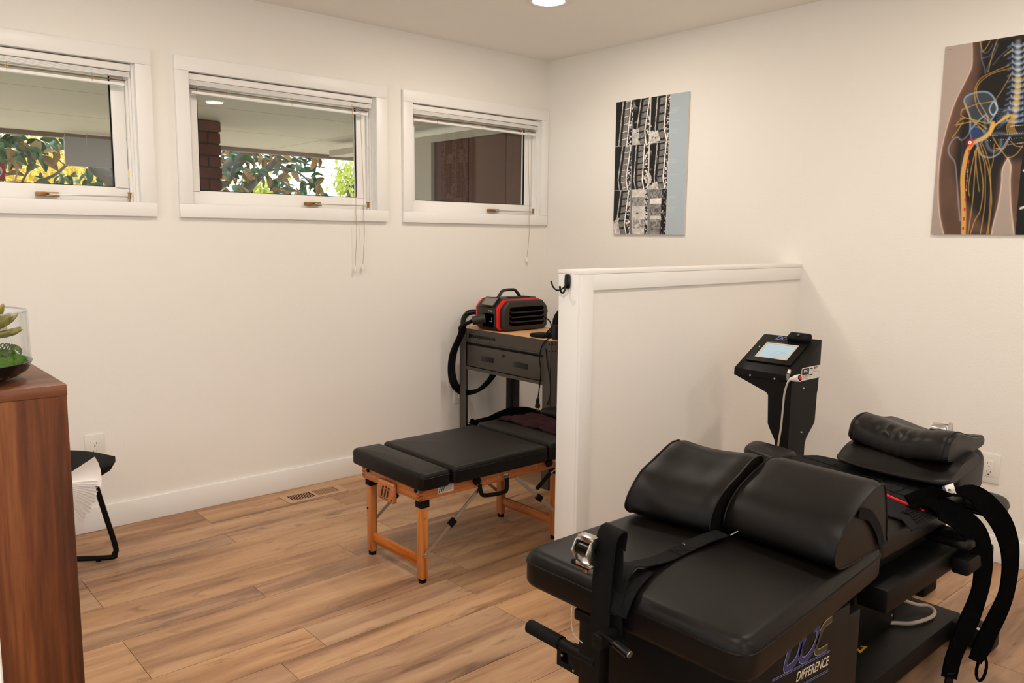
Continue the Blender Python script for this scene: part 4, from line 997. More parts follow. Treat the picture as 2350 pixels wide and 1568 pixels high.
bm = new(); cyl(bm, (-2.50, -2.84, .527), (-2.50, -2.876, .519), .010, .0105, 16); cyl(bm, (-2.50, -2.80, .533), (-2.50, -2.842, .526), .004, n=8); lv = part('tension_lever', bm, M_gloss, t)
bm = new(); cyl(bm, (-2.50, -2.8765, .519), (-2.50, -2.879, .5185), .0075, n=14); part('lever_cap', bm, M_steel, lv)
part('lever_block', B((-2.51, -2.81, .50), (-2.432, -2.785, .53), .004), M_black, t)
bm = new(); R = []
for z, s in ((.02, .8), (.05, 1), (.15, 1), (.20, .92), (.30, .55)):
    R.append([Vector((-2.24 + .10 * s * math.cos(a), -2.72 + .19 * s * math.sin(a), z)) for a in [2 * PI * j / 24 for j in range(24)]])
rings(bm, R); part('motor_cover', bm, M_black, t)
bm = new(); cyl(bm, (-2.33, -2.575, .0), (-2.33, -2.575, .05), .03, n=20); part('caster', bm, M_rubber, t)

# arm rests
def arm(nm, poly, z0, z1, lab=None, **k):
    bm = new(); ol = cushion(bm, poly, z0, z1, .018, .05, .010, **k); c = part(nm, bm, M_vinyl, t); bm = new(); piping(bm, ol, z1 - .02, .002); part('arm_piping', bm, M_vinyl, c); return c
arm('arm_rest', [(-1.33, -2.500), (-1.17, -2.500), (-1.14, -2.300), (-1.27, -2.330)], .578, .622)
part('arm_board', B((-1.28, -2.49, .560), (-1.17, -2.34, .577), .004), M_black, t)
arm('arm_rest', [(-1.12, -2.93), (-.96, -2.90), (-.985, -3.085), (-1.135, -3.110)], .540, .574)
part('arm_board', B((-1.10, -3.08, .526), (-.99, -2.93, .5395), .004), M_black, t)
arm('arm_rest', [(-1.30, -2.945), (-1.20, -2.945), (-1.215, -3.075), (-1.31, -3.09)], .480, .510)

# control labels of the side panel: the maker's logo, sagging a little towards the foot
sp = part('side_panel', B((-2.42, -3.047, .36), (-1.95, -3.036, .5), .002), M_black, t) if 0 else None
ang = -.085
panel = new(); prism(panel, [(-2.40, -3.038, .512), (-2.40, -3.038, .30), (-1.93, -3.038, .26), (-1.93, -3.038, .512)], (0, -.010, 0), .002)
sp = part('logo_panel', panel, M_black, t)
lm = Matrix.Translation((-2.02, -3.0486, .405)) @ Matrix.Rotation(-ang, 4, 'Y') @ frame_m((0, 0, 0), (1, 0, 0), (0, 0, 1))
bm = text_bm('DIFFERENCE', .031, .0002, .0001, .22, 'RIGHT'); bmesh.ops.transform(bm, matrix=lm @ Matrix.Scale(.82, 4, (1, 0, 0)), verts=bm.verts); part('logo_lettering', bm, M_cream, sp, smooth=0)
bm = new()
for k in (.021, .0245, -.021, -.0245): box(bm, (-.24, k - .0006, 0), (.003, k + .0006, .0004))
bmesh.ops.transform(bm, matrix=lm, verts=bm.verts); part('logo_lines', bm, M_blue, sp)
def stroke2(bm, pts, w, z, k=8):
    P = spline([(x, y, 0) for x, y in pts], k) if len(pts) > 2 else [Vector((*p, 0)) for p in pts]
    L_, R_ = [], []
    for i, p in enumerate(P):
        d = (P[min(len(P) - 1, i + 1)] - P[max(0, i - 1)]).normalized(); n = Vector((-d.y, d.x, 0)); ww = w(i / (len(P) - 1)) if callable(w) else w
        L_.append(bm.verts.new(p + n * ww / 2 + Vector((0, 0, z)))); R_.append(bm.verts.new(p - n * ww / 2 + Vector((0, 0, z))))
    for i in range(len(P) - 1): bm.faces.new((L_[i], R_[i], R_[i + 1], L_[i + 1]))
Cc = [(-.004, .098), (-.035, .092), (-.052, .075), (-.064, .055), (-.063, .038), (-.045, .034), (-.012, .036)]
Oc = [(-.085, .092), (-.070, .094), (-.062, .080), (-.068, .062), (-.085, .044), (-.108, .034), (-.126, .036), (-.134, .050), (-.130, .068), (-.118, .084)]
Dc = [(-.168, .100), (-.182, .070), (-.192, .036), (-.170, .034), (-.150, .042), (-.138, .060), (-.136, .082)]
for pts, m_ in ((Dc, M_navy), (Oc, M_navy), (Cc, M_olive)):
    bm = new(); stroke2(bm, pts, .0150, .0004); bmesh.ops.transform(bm, matrix=lm, verts=bm.verts); part('logo_outline', bm, M_cream, sp, smooth=0)
    bm = new(); stroke2(bm, pts, .0132, .0008); bmesh.ops.transform(bm, matrix=lm, verts=bm.verts); part('logo_letter', bm, m_, sp, smooth=0)

# ---- foot strap with its cam buckle
t = thing('buckled_strap', 'black webbing strap with a chrome cam buckle standing up at the traction table foot', 'strap', (-2.47, -2.78, .55))
bm = new(); ribbon(bm, [(-2.464, -2.765, .50), (-2.468, -2.770, .60), (-2.470, -2.778, .68), (-2.474, -2.788, .728), (-2.462, -2.792, .744), (-2.445, -2.790, .738), (-2.444, -2.785, .700)], (0, -1, -.08), .052, .0026, 6); part('webbing', bm, M_web, t)
bm = new(); ribbon(bm, [(-2.450, -2.790, .50), (-2.452, -2.792, .58), (-2.450, -2.790, .64), (-2.448, -2.786, .70)], (0, -1, 0), .045, .0026, 6); part('webbing', bm, M_web, t)
bk = new()
for yy in (-2.704, -2.745):
    prism(bk, [(-2.480, yy, .660), (-2.500, yy, .672), (-2.512, yy, .695), (-2.500, yy, .716), (-2.478, yy, .726), (-2.470, yy, .718), (-2.488, yy, .700), (-2.480, yy, .672)], (0, -.003, 0), .0006)
box(bk, (-2.494, -2.748, .712), (-2.470, -2.704, .724), .002); box(bk, (-2.498, -2.748, .660), (-2.470, -2.704, .668), .002)
bmesh.ops.transform(bk, matrix=Matrix.Translation((0, -.018, -.004)), verts=bk.verts); part('cam_buckle', bk, M_chrome, t)
bm = new(); cyl(bm, (-2.490, -2.728, .692), (-2.490, -2.762, .692), .014, n=16); part('cam_roller', bm, M_gloss, t)
part('buckle_tongue', B((-2.495, -2.755, .650), (-2.466, -2.705, .6595), .002), M_web, t)
bm = new(); cyl(bm, (-2.486, -2.72, .644), (-2.486, -2.72, .652), .005, n=10); cyl(bm, (-2.486, -2.742, .640), (-2.486, -2.742, .650), .005, n=10); each('rivet', bm, M_brass, t)
t = thing('lap_strap', 'black webbing belt running across the lower deck to the gap between the bolsters', 'strap', (-2.3, -2.76, .607))
bm = new(); ribbon(bm, [(-2.462, -2.800, .560), (-2.452, -2.795, .610), (-2.40, -2.776, .640), (-2.34, -2.764, .625), (-2.25, -2.756, .611), (-2.17, -2.752, .611), (-2.09, -2.758, .618), (-2.03, -2.768, .622)], (-.25, 1, 0), .042, .0026, 6); part('webbing', bm, M_web, t)
bm = new(); ribbon(bm, [(-2.462, -2.812, .565), (-2.445, -2.815, .600), (-2.40, -2.80, .611), (-2.33, -2.775, .611)], (-.4, 1, 0), .036, .0026, 6); part('webbing', bm, M_web, t)
bm = new(); R = [Vector((-2.20, -2.757, .6135)), Vector((-2.165, -2.753, .6135))]
for a, b in (((-2.20, -2.773), (-2.165, -2.735)), ((-2.20, -2.737), (-2.165, -2.771)), ((-2.20, -2.773), (-2.20, -2.737)), ((-2.165, -2.771), (-2.165, -2.735))): cyl(bm, (*a, .6132), (*b, .6132), .0008, n=6)
part('box_stitch', bm, M_rubber, t)
bm = new(); cyl(bm, (-2.145, -2.735, .616), (-2.155, -2.748, .618), .0018, n=10); cyl(bm, (-2.03, -2.79, .622), (-2.010, -2.798, .630), .0018, n=10); each('metal_ring', bm, M_chrome, t)

# ---- knee bolsters
def bolster(label, frontx, y0, y1, h, back, skew, soft, strap):
    t = thing('knee_bolster', label, 'bolster', ((frontx + back) / 2, (y0 + y1) / 2, ZT + .008), 'knee bolsters')
    zb = ZT + .0075; dx = back - frontx
    pr2 = [(.006, .014), (.0, .034), (.014, .070), (.055, .108), (.115, .136), (.175, h - .006), (.208, h), (.232, h - .010), (dx - .008, .085), (dx, .03), (dx - .004, .004), (dx * .5, 0), (.035, .001)]
    P = spline([(x, 0, z) for x, z in pr2], 4, closed=True)
    n = 12; R = []
    for i in range(n + 1):
        s = i / n; y = y0 + (y1 - y0) * s; e = min(s, 1 - s)
        k = 1 - .035 * max(0, 1 - e / .04) ** 2
        sag = soft * math.sin(PI * s) * .010
        R.append([Vector((frontx + skew * s + dx / 2 + (p.x - dx / 2) * k - soft * (.0035 * math.sin(p.z * 60 + s * 9) * (1 - s)), y, zb + p.z * (k if p.z > .01 else 1) - sag * (p.z / h))) for p in P])
    bm = new(); rings(bm, R); part('cover', bm, M_vinyl_s if soft else M_vinyl, t)
    for i in (0, n):
        bm = new(); q = R[i]; c = sum(q, Vector()) / len(q); tube(bm, [c + (p - c) * 1.012 for p in q], .0022, 6, 1, closed=True, smooth=False); part('piping', bm, M_vinyl, t)
    if strap:
        bm = new(); ribbon(bm, [R[n][10] + Vector((.02, -.006, .004)), (frontx + .15, y1 - .006, zb + .108), (frontx + .20, y1 - .007, zb + .07), (frontx + .245, y1 - .006, zb + .012)] if 0 else [(frontx + .085, y1 - .0045, zb + .116), (frontx + .135, y1 - .0055, zb + .100), (frontx + .185, y1 - .006, zb + .055), (frontx + .215, y1 - .005, zb + .006)], (1, 0, .25), .026, .0022, 6); part('side_strap', bm, M_web, t)
    return t
bolster('large smooth black knee bolster, the right one of the two on the lower deck', -2.005, -2.752, -3.045, .163, -1.745, -.010, 0, True)
bolster('wrinkled black knee bolster, the left one of the two on the lower deck', -2.085, -2.505, -2.742, .172, -1.815, .035, 1, False)

# ---- pillows on the head end
t = thing('contour_pillow', 'flat black wedge pillow with a care tag under the rolled pillow', 'pillow', (-1.15, -2.8, .61))
bm = new(); R = []; n = 14
for i in range(n + 1):
    s = i / n; y = -2.650 - .350 * s; dz = -.012 * math.sin(s * PI) + .010 * math.sin(s * 2.2 + .3); k = 1 if 0 < i < n else .82
    c = (-1.105, .648)
    pts = [(-1.250, .644), (-1.236, .652), (-1.19, .674 + .008 * math.sin(s * 5)), (-1.13, .688), (-1.03, .694), (-.98, .690), (-.965, .672), (-1.02, .652), (-1.12, .640), (-1.20, .630), (-1.245, .634)]
    R.append([Vector((c[0] + (x - c[0]) * k - .03 * s, y, c[1] + (z - c[1]) * k + dz)) for x, z in pts])
R = [[q for q in spline(r_, 3, closed=True)] for r_ in R]
rings(bm, R); part('cover', bm, M_vinyl, t)
bm = new(); ribbon(bm, [(-1.262, -3.002, .646), (-1.272, -3.012, .634), (-1.275, -3.022, .618)], (.3, 1, .1), .024, .0012, 4); cg = part('care_tag', bm, M_paper, t)
bm = new(); box(bm, (-1.2800, -3.028, .624), (-1.2775, -3.022, .630)); part('tag_print', bm, M_red, cg)
bm = new(); box(bm, (-1.2755, -3.012, .632), (-1.2735, -3.006, .637)); part('tag_print', bm, mat('tag_green', srgb(30, 110, 40), .6), cg)
bm = new(); ribbon(bm, [(-1.262, -2.990, .640), (-1.268, -2.998, .628), (-1.268, -3.004, .616)], (.3, 1, .1), .014, .0012, 4); part('woven_tag', bm, mat('tag_blue', srgb(96, 92, 120), .7), t)
t = thing('rolled_pillow', 'puckered black leatherette neck roll pillow on top of the pile', 'pillow', (-1.05, -2.8, .69))
bm = new(); R = []; n = 24
for i in range(n + 1):
    s = i / n; y = -2.652 - .325 * s; k = .86 if i in (0, n) else (.96 if i in (1, n - 1) else 1)
    dz = .012 * (math.cos(s * 2 * PI) - 1) * .8; c = (-1.065, .728 - .006)
    pts = [(-1.165, .700), (-1.172, .725), (-1.155, .758), (-1.12, .776), (-1.07, .778), (-1.01, .762), (-.93, .742), (-.85, .732), (-.838, .716), (-.86, .702), (-1.0, .694), (-1.10, .690)]
    pk = [Vector((c[0] + (x - c[0]) * k - .055 * s, y, c[1] + (z - .006 - c[1]) * k + dz + (.0 if x > -1.1 else .005 * math.sin(s * 55) * math.exp(-((s - .45) / .3) ** 2)))) for x, z in pts]
    R.append(spline(pk, 3, closed=True))
rings(bm, R); part('cover', bm, M_vinyl_s, t)
bm = new()
for i in (1, n - 1): tube(bm, [p + Vector((0, 0, .0005)) for p in R[i]], .0022, 6, 1, closed=True, smooth=False)
each('piping', bm, M_vinyl, t)
bm = new(); tube(bm, [(-1.192, -2.745, .694), (-1.20, -2.80, .688), (-1.208, -2.86, .684)], .0006, 6, 4); part('zip', bm, M_rubber, t)
t = thing('head_strap_buckle', 'small chrome and black cam buckle sticking up behind the rolled pillow', 'buckle', at(2160, 975, 'y', -2.74))
c = at(2158, 976, 'y', -2.74)
bm = new(); R = []
for s in range(7):
    a = s / 6 * PI; R.append((c.x - .020 * math.cos(a), c.z - .022 + .030 * math.sin(a)))
prism(bm, [(x, c.y - .026, z) for x, z in R], (0, .052, 0), .002); part('cover_plate', bm, M_chrome, t)
bm = new(); prism(bm, [(c.x - .028, c.y - .034, c.z - .02), (c.x + .03, c.y - .034, c.z - .02), (c.x + .026, c.y - .034, c.z + .008), (c.x, c.y - .034, c.z + .016), (c.x - .022, c.y - .034, c.z + .004)], (0, .005, 0), .001); part('side_cheek', bm, M_chrome, t)
part('webbing', B((c.x - .03, c.y - .03, c.z - .045), (c.x + .02, c.y + .028, c.z - .014), .003), M_web, t)

# ---- harness belt with red piping spread on the torso deck
t = thing('pelvic_harness', 'wide charcoal fabric harness with a red piped line laid over the table middle', 'harness', (-1.4, -2.75, .61))
nx, ny = 16, 40
def hz(x, y):
    base = ZT + .010 + .0025 * math.sin(y * 19 + x * 5) + .004 * max(0, math.sin(y * 33 + 1.0)) * (1 if x < -1.36 else .3)
    if y < -2.99: base -= (-2.99 - y) * .9
    if y > -2.49: base -= (y + 2.49) * .5
    return base
top = []
for i in range(nx + 1):
    r_ = []
    for j in range(ny + 1):
        y = -2.475 - .545 * j / ny; s = j / ny
        xa = -1.60 + .05 * s + .012 * math.sin(s * 9); xb = -1.14 - .20 * max(0, (s - .55) / .45) ** 1.4 - .08 * max(0, (.12 - s) / .12)
        x = xa + (xb - xa) * i / nx; r_.append(Vector((x, y, hz(x, y))))
    top.append(r_)
bm = new(); T_ = [[bm.verts.new(p) for p in r_] for r_ in top]; B_ = [[bm.verts.new(p - Vector((0, 0, .004))) for p in r_] for r_ in top]
for i in range(nx):
    for j in range(ny): bm.faces.new((T_[i][j], T_[i + 1][j], T_[i + 1][j + 1], T_[i][j + 1])); bm.faces.new((B_[i][j], B_[i][j + 1], B_[i + 1][j + 1], B_[i + 1][j]))
for i in range(nx):
    for j in (0, ny): bm.faces.new((T_[i][j], B_[i][j], B_[i + 1][j], T_[i + 1][j]))
for j in range(ny):
    for i in (0, nx): bm.faces.new((T_[i][j], T_[i][j + 1], B_[i][j + 1], B_[i][j]))
part('panel', bm, M_fabric, t)
def on(x, y, d=.0025): return Vector((x, y, hz(x, y) + d))
bm = new(); tube(bm, [on(-1.34 - .075 * s + .012 * math.sin(s * 12), -2.50 - .500 * s, .002) for s in [k / 24 for k in range(25)]], .0038, 8, 1, smooth=False, flat=.8); part('red_line', bm, M_redtape, t)
bm = new()
for xo in (-1.20, -1.27): tube(bm, [on(xo - .10 * s, -2.52 - .46 * s, .0012) for s in [k / 16 for k in range(17)]], .0012, 5, 1, smooth=False)
for yo in (-2.62, -2.72, -2.80, -2.88): tube(bm, [on(-1.50 + .30 * s, yo - .02 * s, .0012) for s in [k / 8 for k in range(9)]], .001, 5, 1, smooth=False)
part('seam', bm, M_rubber, t)
bm = new()
for k in range(9): tube(bm, [on(-1.50 + .24 * s, -2.972 - .0055 * k, .0015) for s in [q / 10 for q in range(11)]], .0022, 5, 1, smooth=False)
part('elastic_ribs', bm, M_rubber, t)
# drooping fleece straps at the near side
t = thing('fleece_strap', 'long fuzzy black strap arching farthest right beside the traction table', 'strap', (-1.1, -3.08, .3))
def strapw(pts, w, nm='webbing', m=M_fleece, wd=(-.75, -.55, 0)):
    bm = new(); ribbon(bm, pts, wd, w, .007, 7); return part(nm, bm, m, t)
strapw([(-1.43, -2.97, .608), (-1.33, -3.00, .622), (-1.24, -3.06, .622), (-1.165, -3.10, .560), (-1.09, -3.115, .470), (-1.05, -3.115, .376), (-1.055, -3.11, .281), (-1.13, -3.10, .199), (-1.185, -3.095, .150), (-1.20, -3.09, .125)], lambda s: .070 - .014 * s, wd=(.93, -.36, 0))
bm = new(); tube(bm, [(-1.17 + .012 * math.cos(a), -3.10 + .012 * math.sin(a), .095 + .033 * math.sin(a + 1.57) - .0) for a in [2 * PI * k / 14 for k in range(14)]], .0045, 8, 1, closed=True, smooth=False); part('strap_loop', bm, M_fleece, t)
t = thing('fleece_strap', 'long fuzzy black strap with a narrow tail, hanging nearer the table base', 'strap', (-1.2, -3.06, .25))
strapw([(-1.44, -2.96, .604), (-1.36, -3.01, .605), (-1.28, -3.07, .545), (-1.21, -3.085, .46), (-1.185, -3.085, .37), (-1.21, -3.08, .292), (-1.285, -3.075, .215), (-1.315, -3.07, .165), (-1.335, -3.07, .115)], lambda s: .078 - .024 * s, wd=(.93, -.36, 0))
strapw([(-1.330, -3.07, .13), (-1.338, -3.07, .08), (-1.342, -3.07, .02)], .026, 'strap_tail', M_web, wd=(.93, -.36, 0))

# ================================================================== CONTROL STAND
KX, KY = -.90, -2.30
t = thing('control_stand', 'black sheet metal control stand with a tilted touch screen behind the traction table', 'control stand', (-.82, -2.22, 0))
secs = [(0, -2.252, -.785), (.10, -2.252, -.785), (.535, -2.246, -.775), (.562, -2.243, -.766), (.612, -2.214, -.712), (.625, -2.209, -.706), (.735, -2.204, -.702), (.745, -2.195, -.698), (.794, -2.055, -.695)]
bm = new(); R = []
for z, y1, x1 in secs: R.append([Vector((KX, KY, z)), Vector((x1, KY, z)), Vector((x1, y1, z)), Vector((KX, y1, z))])
rings(bm, R); part('column', bm, M_black, t, smooth=0)
bm = new(); prism(bm, [(KX - .001, KY - .001, .7945), (KX - .001, KY - .001, .823), (-.690, KY - .001, .944), (-.690, KY - .001, .7945)], (0, .252, 0), .0015); hdk = part('head_case', bm, M_black, t)
sd = Vector((.21, 0, .121)).normalized(); sn = Vector((-sd.z, 0, sd.x))
def scr(u_, v_, w_=0):       # u along the slope from the lower edge, v from the far (+y) side to the near side
    return Vector((KX - .001, -2.048 - v_, .823)) + sd * u_ + sn * w_
ms = frame_m(scr(.1213, .126, 0), (0, -1, 0), sd)
def plate(nm, u0, u1, v0, v1, w0, w1, m_, par, bev=.001):
    bm = B((v0 - .126, u0 - .1213, w0), (v1 - .126, u1 - .1213, w1), bev); bmesh.ops.transform(bm, matrix=ms, verts=bm.verts); return part(nm, bm, m_, par)
pn = plate('panel_bezel', .052, .200, .022, .220, .0005, .008, M_black, t, .002)
bm = new()
for (u0, u1, v0, v1) in ((.076, .084, .052, .192), (.168, .176, .052, .192), (.084, .168, .052, .060), (.084, .168, .184, .192)):
    box(bm, (v0 - .126, u0 - .1213, .008), (v1 - .126, u1 - .1213, .0105), .001)
bmesh.ops.transform(bm, matrix=ms, verts=bm.verts); part('screen_rim', bm, M_beige if 0 else mat('rim_silver', srgb(190, 180, 172), .4), pn)
scn = plate('screen', .084, .168, .060, .184, .008, .0088, M_screen, pn, 0)
plate('screen_button', .086, .093, .160, .180, .0088, .0091, mat('yellow_button', srgb(120, 110, 20), .4, emit=srgb(222, 214, 60), es=.8), pn, 0)
bm = new()
for k in range(7): box(bm, (-.01 - .004 * k, .002 - .0075 * k, .0088), (.05, .0028 - .0075 * k, .0090))
bmesh.ops.transform(bm, matrix=ms, verts=bm.verts); part('screen_lines', bm, mat('screen_grey', srgb(90, 100, 110), .4, emit=srgb(150, 165, 185), es=.7), pn)
plate('led', .142, .1455, .034, .0375, .008, .0092, M_led, pn, 0)
plate('maker_strip', .180, .185, .062, .128, .008, .0084, mat('strip_grey', srgb(70, 64, 60), .4), pn, 0)
bm = text_bm('DOC', .033, .0003, .0008, .25, 'LEFT', .9); bmesh.ops.transform(bm, matrix=ms @ Matrix.Translation((-.060, .1005, .0012)), verts=bm.verts); part('logo_lettering', bm, M_blue, hdk, smooth=0)
bm = new(); screw(bm, (KX - .001, -2.123, .802), (-1, 0, 0), .0048); screw(bm, (KX - .001, -2.229, .803), (-1, 0, 0), .0048); screw(bm, (-.811, KY - .001, .766), (0, -1, 0), .004); screw(bm, (-.808, KY - .001, .592), (0, -1, 0), .004); each('screw', bm, M_chrome, t)
bm = new(); prism(bm, [(-.834, KY - .0012, .800), (-.834, KY - .0012, .838), (-.829, KY - .0012, .846), (-.697, KY - .0012, .846), (-.693, KY - .0012, .842), (-.693, KY - .0012, .800), (-.700, KY - .0012, .796), (-.834, KY - .0012, .796)], (0, -.0006, 0)); lb = part('rating_label', bm, M_label, t)
part('label_block', B((-.830, KY - .0022, .818), (-.778, KY - .0018, .842)), M_ink, lb)
bm = text_bm('DOC', .0125, .0002, .0004); bmesh.ops.transform(bm, matrix=frame_m((-.804, KY - .0025, .832), (1, 0, 0), (0, 0, 1)), verts=bm.verts); part('label_lettering', bm, M_white, lb, smooth=0)
bm = new()
for (x, z, w, h) in ((-.768, .838, .018, .004), (-.738, .838, .008, .008), (-.724, .840, .010, .003), (-.780, .814, .030, .004), (-.772, .806, .006, .004), (-.700, .82, .0012, .006), (-.828, .8135, .048, .0012), (-.828, .810, .046, .0008), (-.828, .806, .040, .0008), (-.828, .802, .044, .0008), (-.76, .828, .05, .0006), (-.75, .824, .04, .0006)):
    box(bm, (x, KY - .0022, z - h / 2), (x + w, KY - .0018, z + h / 2))
part('label_print', bm, M_ink, lb)
# webcam style unit clipped on the head, hand switch and its lead
t2 = thing('camera_unit', 'small black camera unit clipped to the upper edge of the control stand', 'camera', scr(.22, .17, .01))
bm = B((-.046, -.022, -.012), (.046, .022, .014), .009, 4); m = ms @ Matrix.Translation((.046, .100, .014)); bmesh.ops.transform(bm, matrix=m, verts=bm.verts); part('body', bm, M_rubber, t2)
bm = new(); cyl(bm, (0, -.002, .013), (0, -.002, .0165), .0125, n=20); bmesh.ops.transform(bm, matrix=m, verts=bm.verts); ln = part('lens_ring', bm, M_gloss, t2)
bm = new(); cyl(bm, (0, -.002, .0165), (0, -.002, .0172), .005, n=16); bmesh.ops.transform(bm, matrix=m, verts=bm.verts); part('lens', bm, mat('lens_grey', srgb(90, 96, 104), .2), ln)
t3 = thing('hand_switch', 'cream hand switch with a red button hanging at the control stand corner', 'switch', (-.90, -2.32, .825))
bm = new(); a = Vector((-.922, -2.306, .814)); b = Vector((-.931, -2.350, .826)); d = (b - a).normalized(); R = []
for s, r_ in ((-.003, .004), (.0, .0065), (.012, .0085), (.025, .0128), (.040, .0142), (.0445, .0142), (.045, .0115)):
    o = a + d * s; e1 = d.orthogonal().normalized(); e2 = d.cross(e1); R.append([o + e1 * r_ * math.cos(q) + e2 * r_ * math.sin(q) for q in [2 * PI * j / 24 for j in range(24)]])
rings(bm, R); sw = part('grip', bm, M_white, t3)
bm = new(); cyl(bm, a + d * .0445, a + d * .0460, .0108, n=20); part('button_ring', bm, M_rubber, sw)
bm = new(); cyl(bm, a + d * .0455, a + d * .0495, .0078, .0066, 20); part('button', bm, M_red, sw)
bm = new(); tube(bm, [a, (-.930, -2.300, .800), (-.930, -2.291, .765), (-.930, -2.288, .731), (-.931, -2.284, .628), (-.932, -2.276, .542), (-.93, -2.27, .40), (-.93, -2.27, .25)], .0036, 8, 6); part('lead', bm, M_cablew, t3)
bm = new(); cyl(bm, (-.906, -2.287, .806), (-.906, -2.287, .830), .005, .0065, 12); cyl(bm, (-.903, -2.287, .830), (-.897, -2.287, .846), .0075, .006, 12); part('socket', bm, M_steel, t)

# ================================================================== PRINTED WALL PANELS (flat prints painted into vertex colours)
def vnoise(h, w, f, seed):
    r = np.random.RandomState(seed); gh, gw = max(2, int(h / f)) + 2, max(2, int(w / f)) + 2; g = r.rand(gh, gw)
    yy = np.linspace(0, gh - 1.001, h); xx = np.linspace(0, gw - 1.001, w); y0 = yy.astype(int); x0 = xx.astype(int); fy = (yy - y0)[:, None]; fx = (xx - x0)[None, :]
    fy = fy * fy * (3 - 2 * fy); fx = fx * fx * (3 - 2 * fx)
    return (g[y0][:, x0] * (1 - fy) * (1 - fx) + g[y0 + 1][:, x0] * fy * (1 - fx) + g[y0][:, x0 + 1] * (1 - fy) * fx + g[y0 + 1][:, x0 + 1] * fy * fx)
def fbm(h, w, f, seed): return .55 * vnoise(h, w, f, seed) + .3 * vnoise(h, w, f / 2, seed + 1) + .15 * vnoise(h, w, max(1.5, f / 4), seed + 2)
def print_obj(name, img, ya, yb, z0, z1, parent):
    "img[row from top, column from the left as seen], colours 0..1 sRGB"
    h, w, _ = img.shape; Y, Z = np.meshgrid(np.linspace(ya, yb, w), np.linspace(z1, z0, h)); o0 = ORG[parent.name]
    co = np.stack([np.full_like(Y, -.0127) - o0.x, Y - o0.y, Z - o0.z], -1).reshape(-1, 3)
    idx = np.arange(h * w).reshape(h, w); q = np.stack([idx[:-1, :-1], idx[1:, :-1], idx[1:, 1:], idx[:-1, 1:]], -1).reshape(-1, 4)
    me = D.meshes.new(name); me.vertices.add(h * w); me.vertices.foreach_set('co', co.ravel().astype(np.float32))
    me.loops.add(q.size); me.loops.foreach_set('vertex_index', q.ravel().astype(np.int32)); me.polygons.add(len(q)); me.polygons.foreach_set('loop_start', (np.arange(len(q)) * 4).astype(np.int32))
    me.update(); ca = me.color_attributes.new('print', 'FLOAT_COLOR', 'POINT')
    c = np.clip(img, 0, 1); c = np.where(c > .04045, ((c + .055) / 1.055) ** 2.4, c / 12.92); rgba = np.concatenate([c.reshape(-1, 3), np.ones((h * w, 1))], 1)
    ca.data.foreach_set('color', rgba.ravel().astype(np.float32))
    m = D.materials.new(name + '_ink'); m.use_nodes = True; p = m.node_tree.nodes['Principled BSDF']; vc = m.node_tree.nodes.new('ShaderNodeVertexColor'); vc.layer_name = 'print'
    m.node_tree.links.new(vc.outputs['Color'], p.inputs['Base Color']); p.inputs['Roughness'].default_value = .45; p.inputs['Specular IOR Level'].default_value = .3
    me.materials.append(m); o = D.objects.new(name, me); COL.objects.link(o); o.parent = parent; return o
# --- spine scans
ya, yb, z0, z1 = -.5985, -1.1155, 1.3505, 2.1175
t = thing('scan_print', 'unframed print of nine grey spine scans with a pale blue strip on its right', 'wall print', (-.006, (ya + yb) / 2, z0))
part('board', B((-.0125, yb, z0), (-.0005, ya, z1), .0005), M_label, t)
Hh, Ww = 400, 270; img = np.zeros((Hh, Ww, 3)); img[:] = np.array([172, 184, 192]) / 255
ws = int(Ww * .762); cw = ws / 3; ch = Hh / 3
curves = [lambda v: .70 - .20 * v, lambda v: .72 - .30 * v + .62 * max(0, v - .72), lambda v: .62 - .12 * v + .75 * max(0, v - .70),
          lambda v: .74 - .30 * v + .75 * max(0, v - .75), lambda v: .52 - .10 * v + .6 * max(0, v - .78), lambda v: .68 - .14 * v + .7 * max(0, v - .78),
          lambda v: .70 - .28 * v + .9 * max(0, v - .78), lambda v: .5, lambda v: .45]
nv = [6, 7, 5.5, 7.5, 7.5, 7, 6, 2.2, 2.4]; bright = [0, 0, 0, 1, 0, 0, 0, 0, 0]
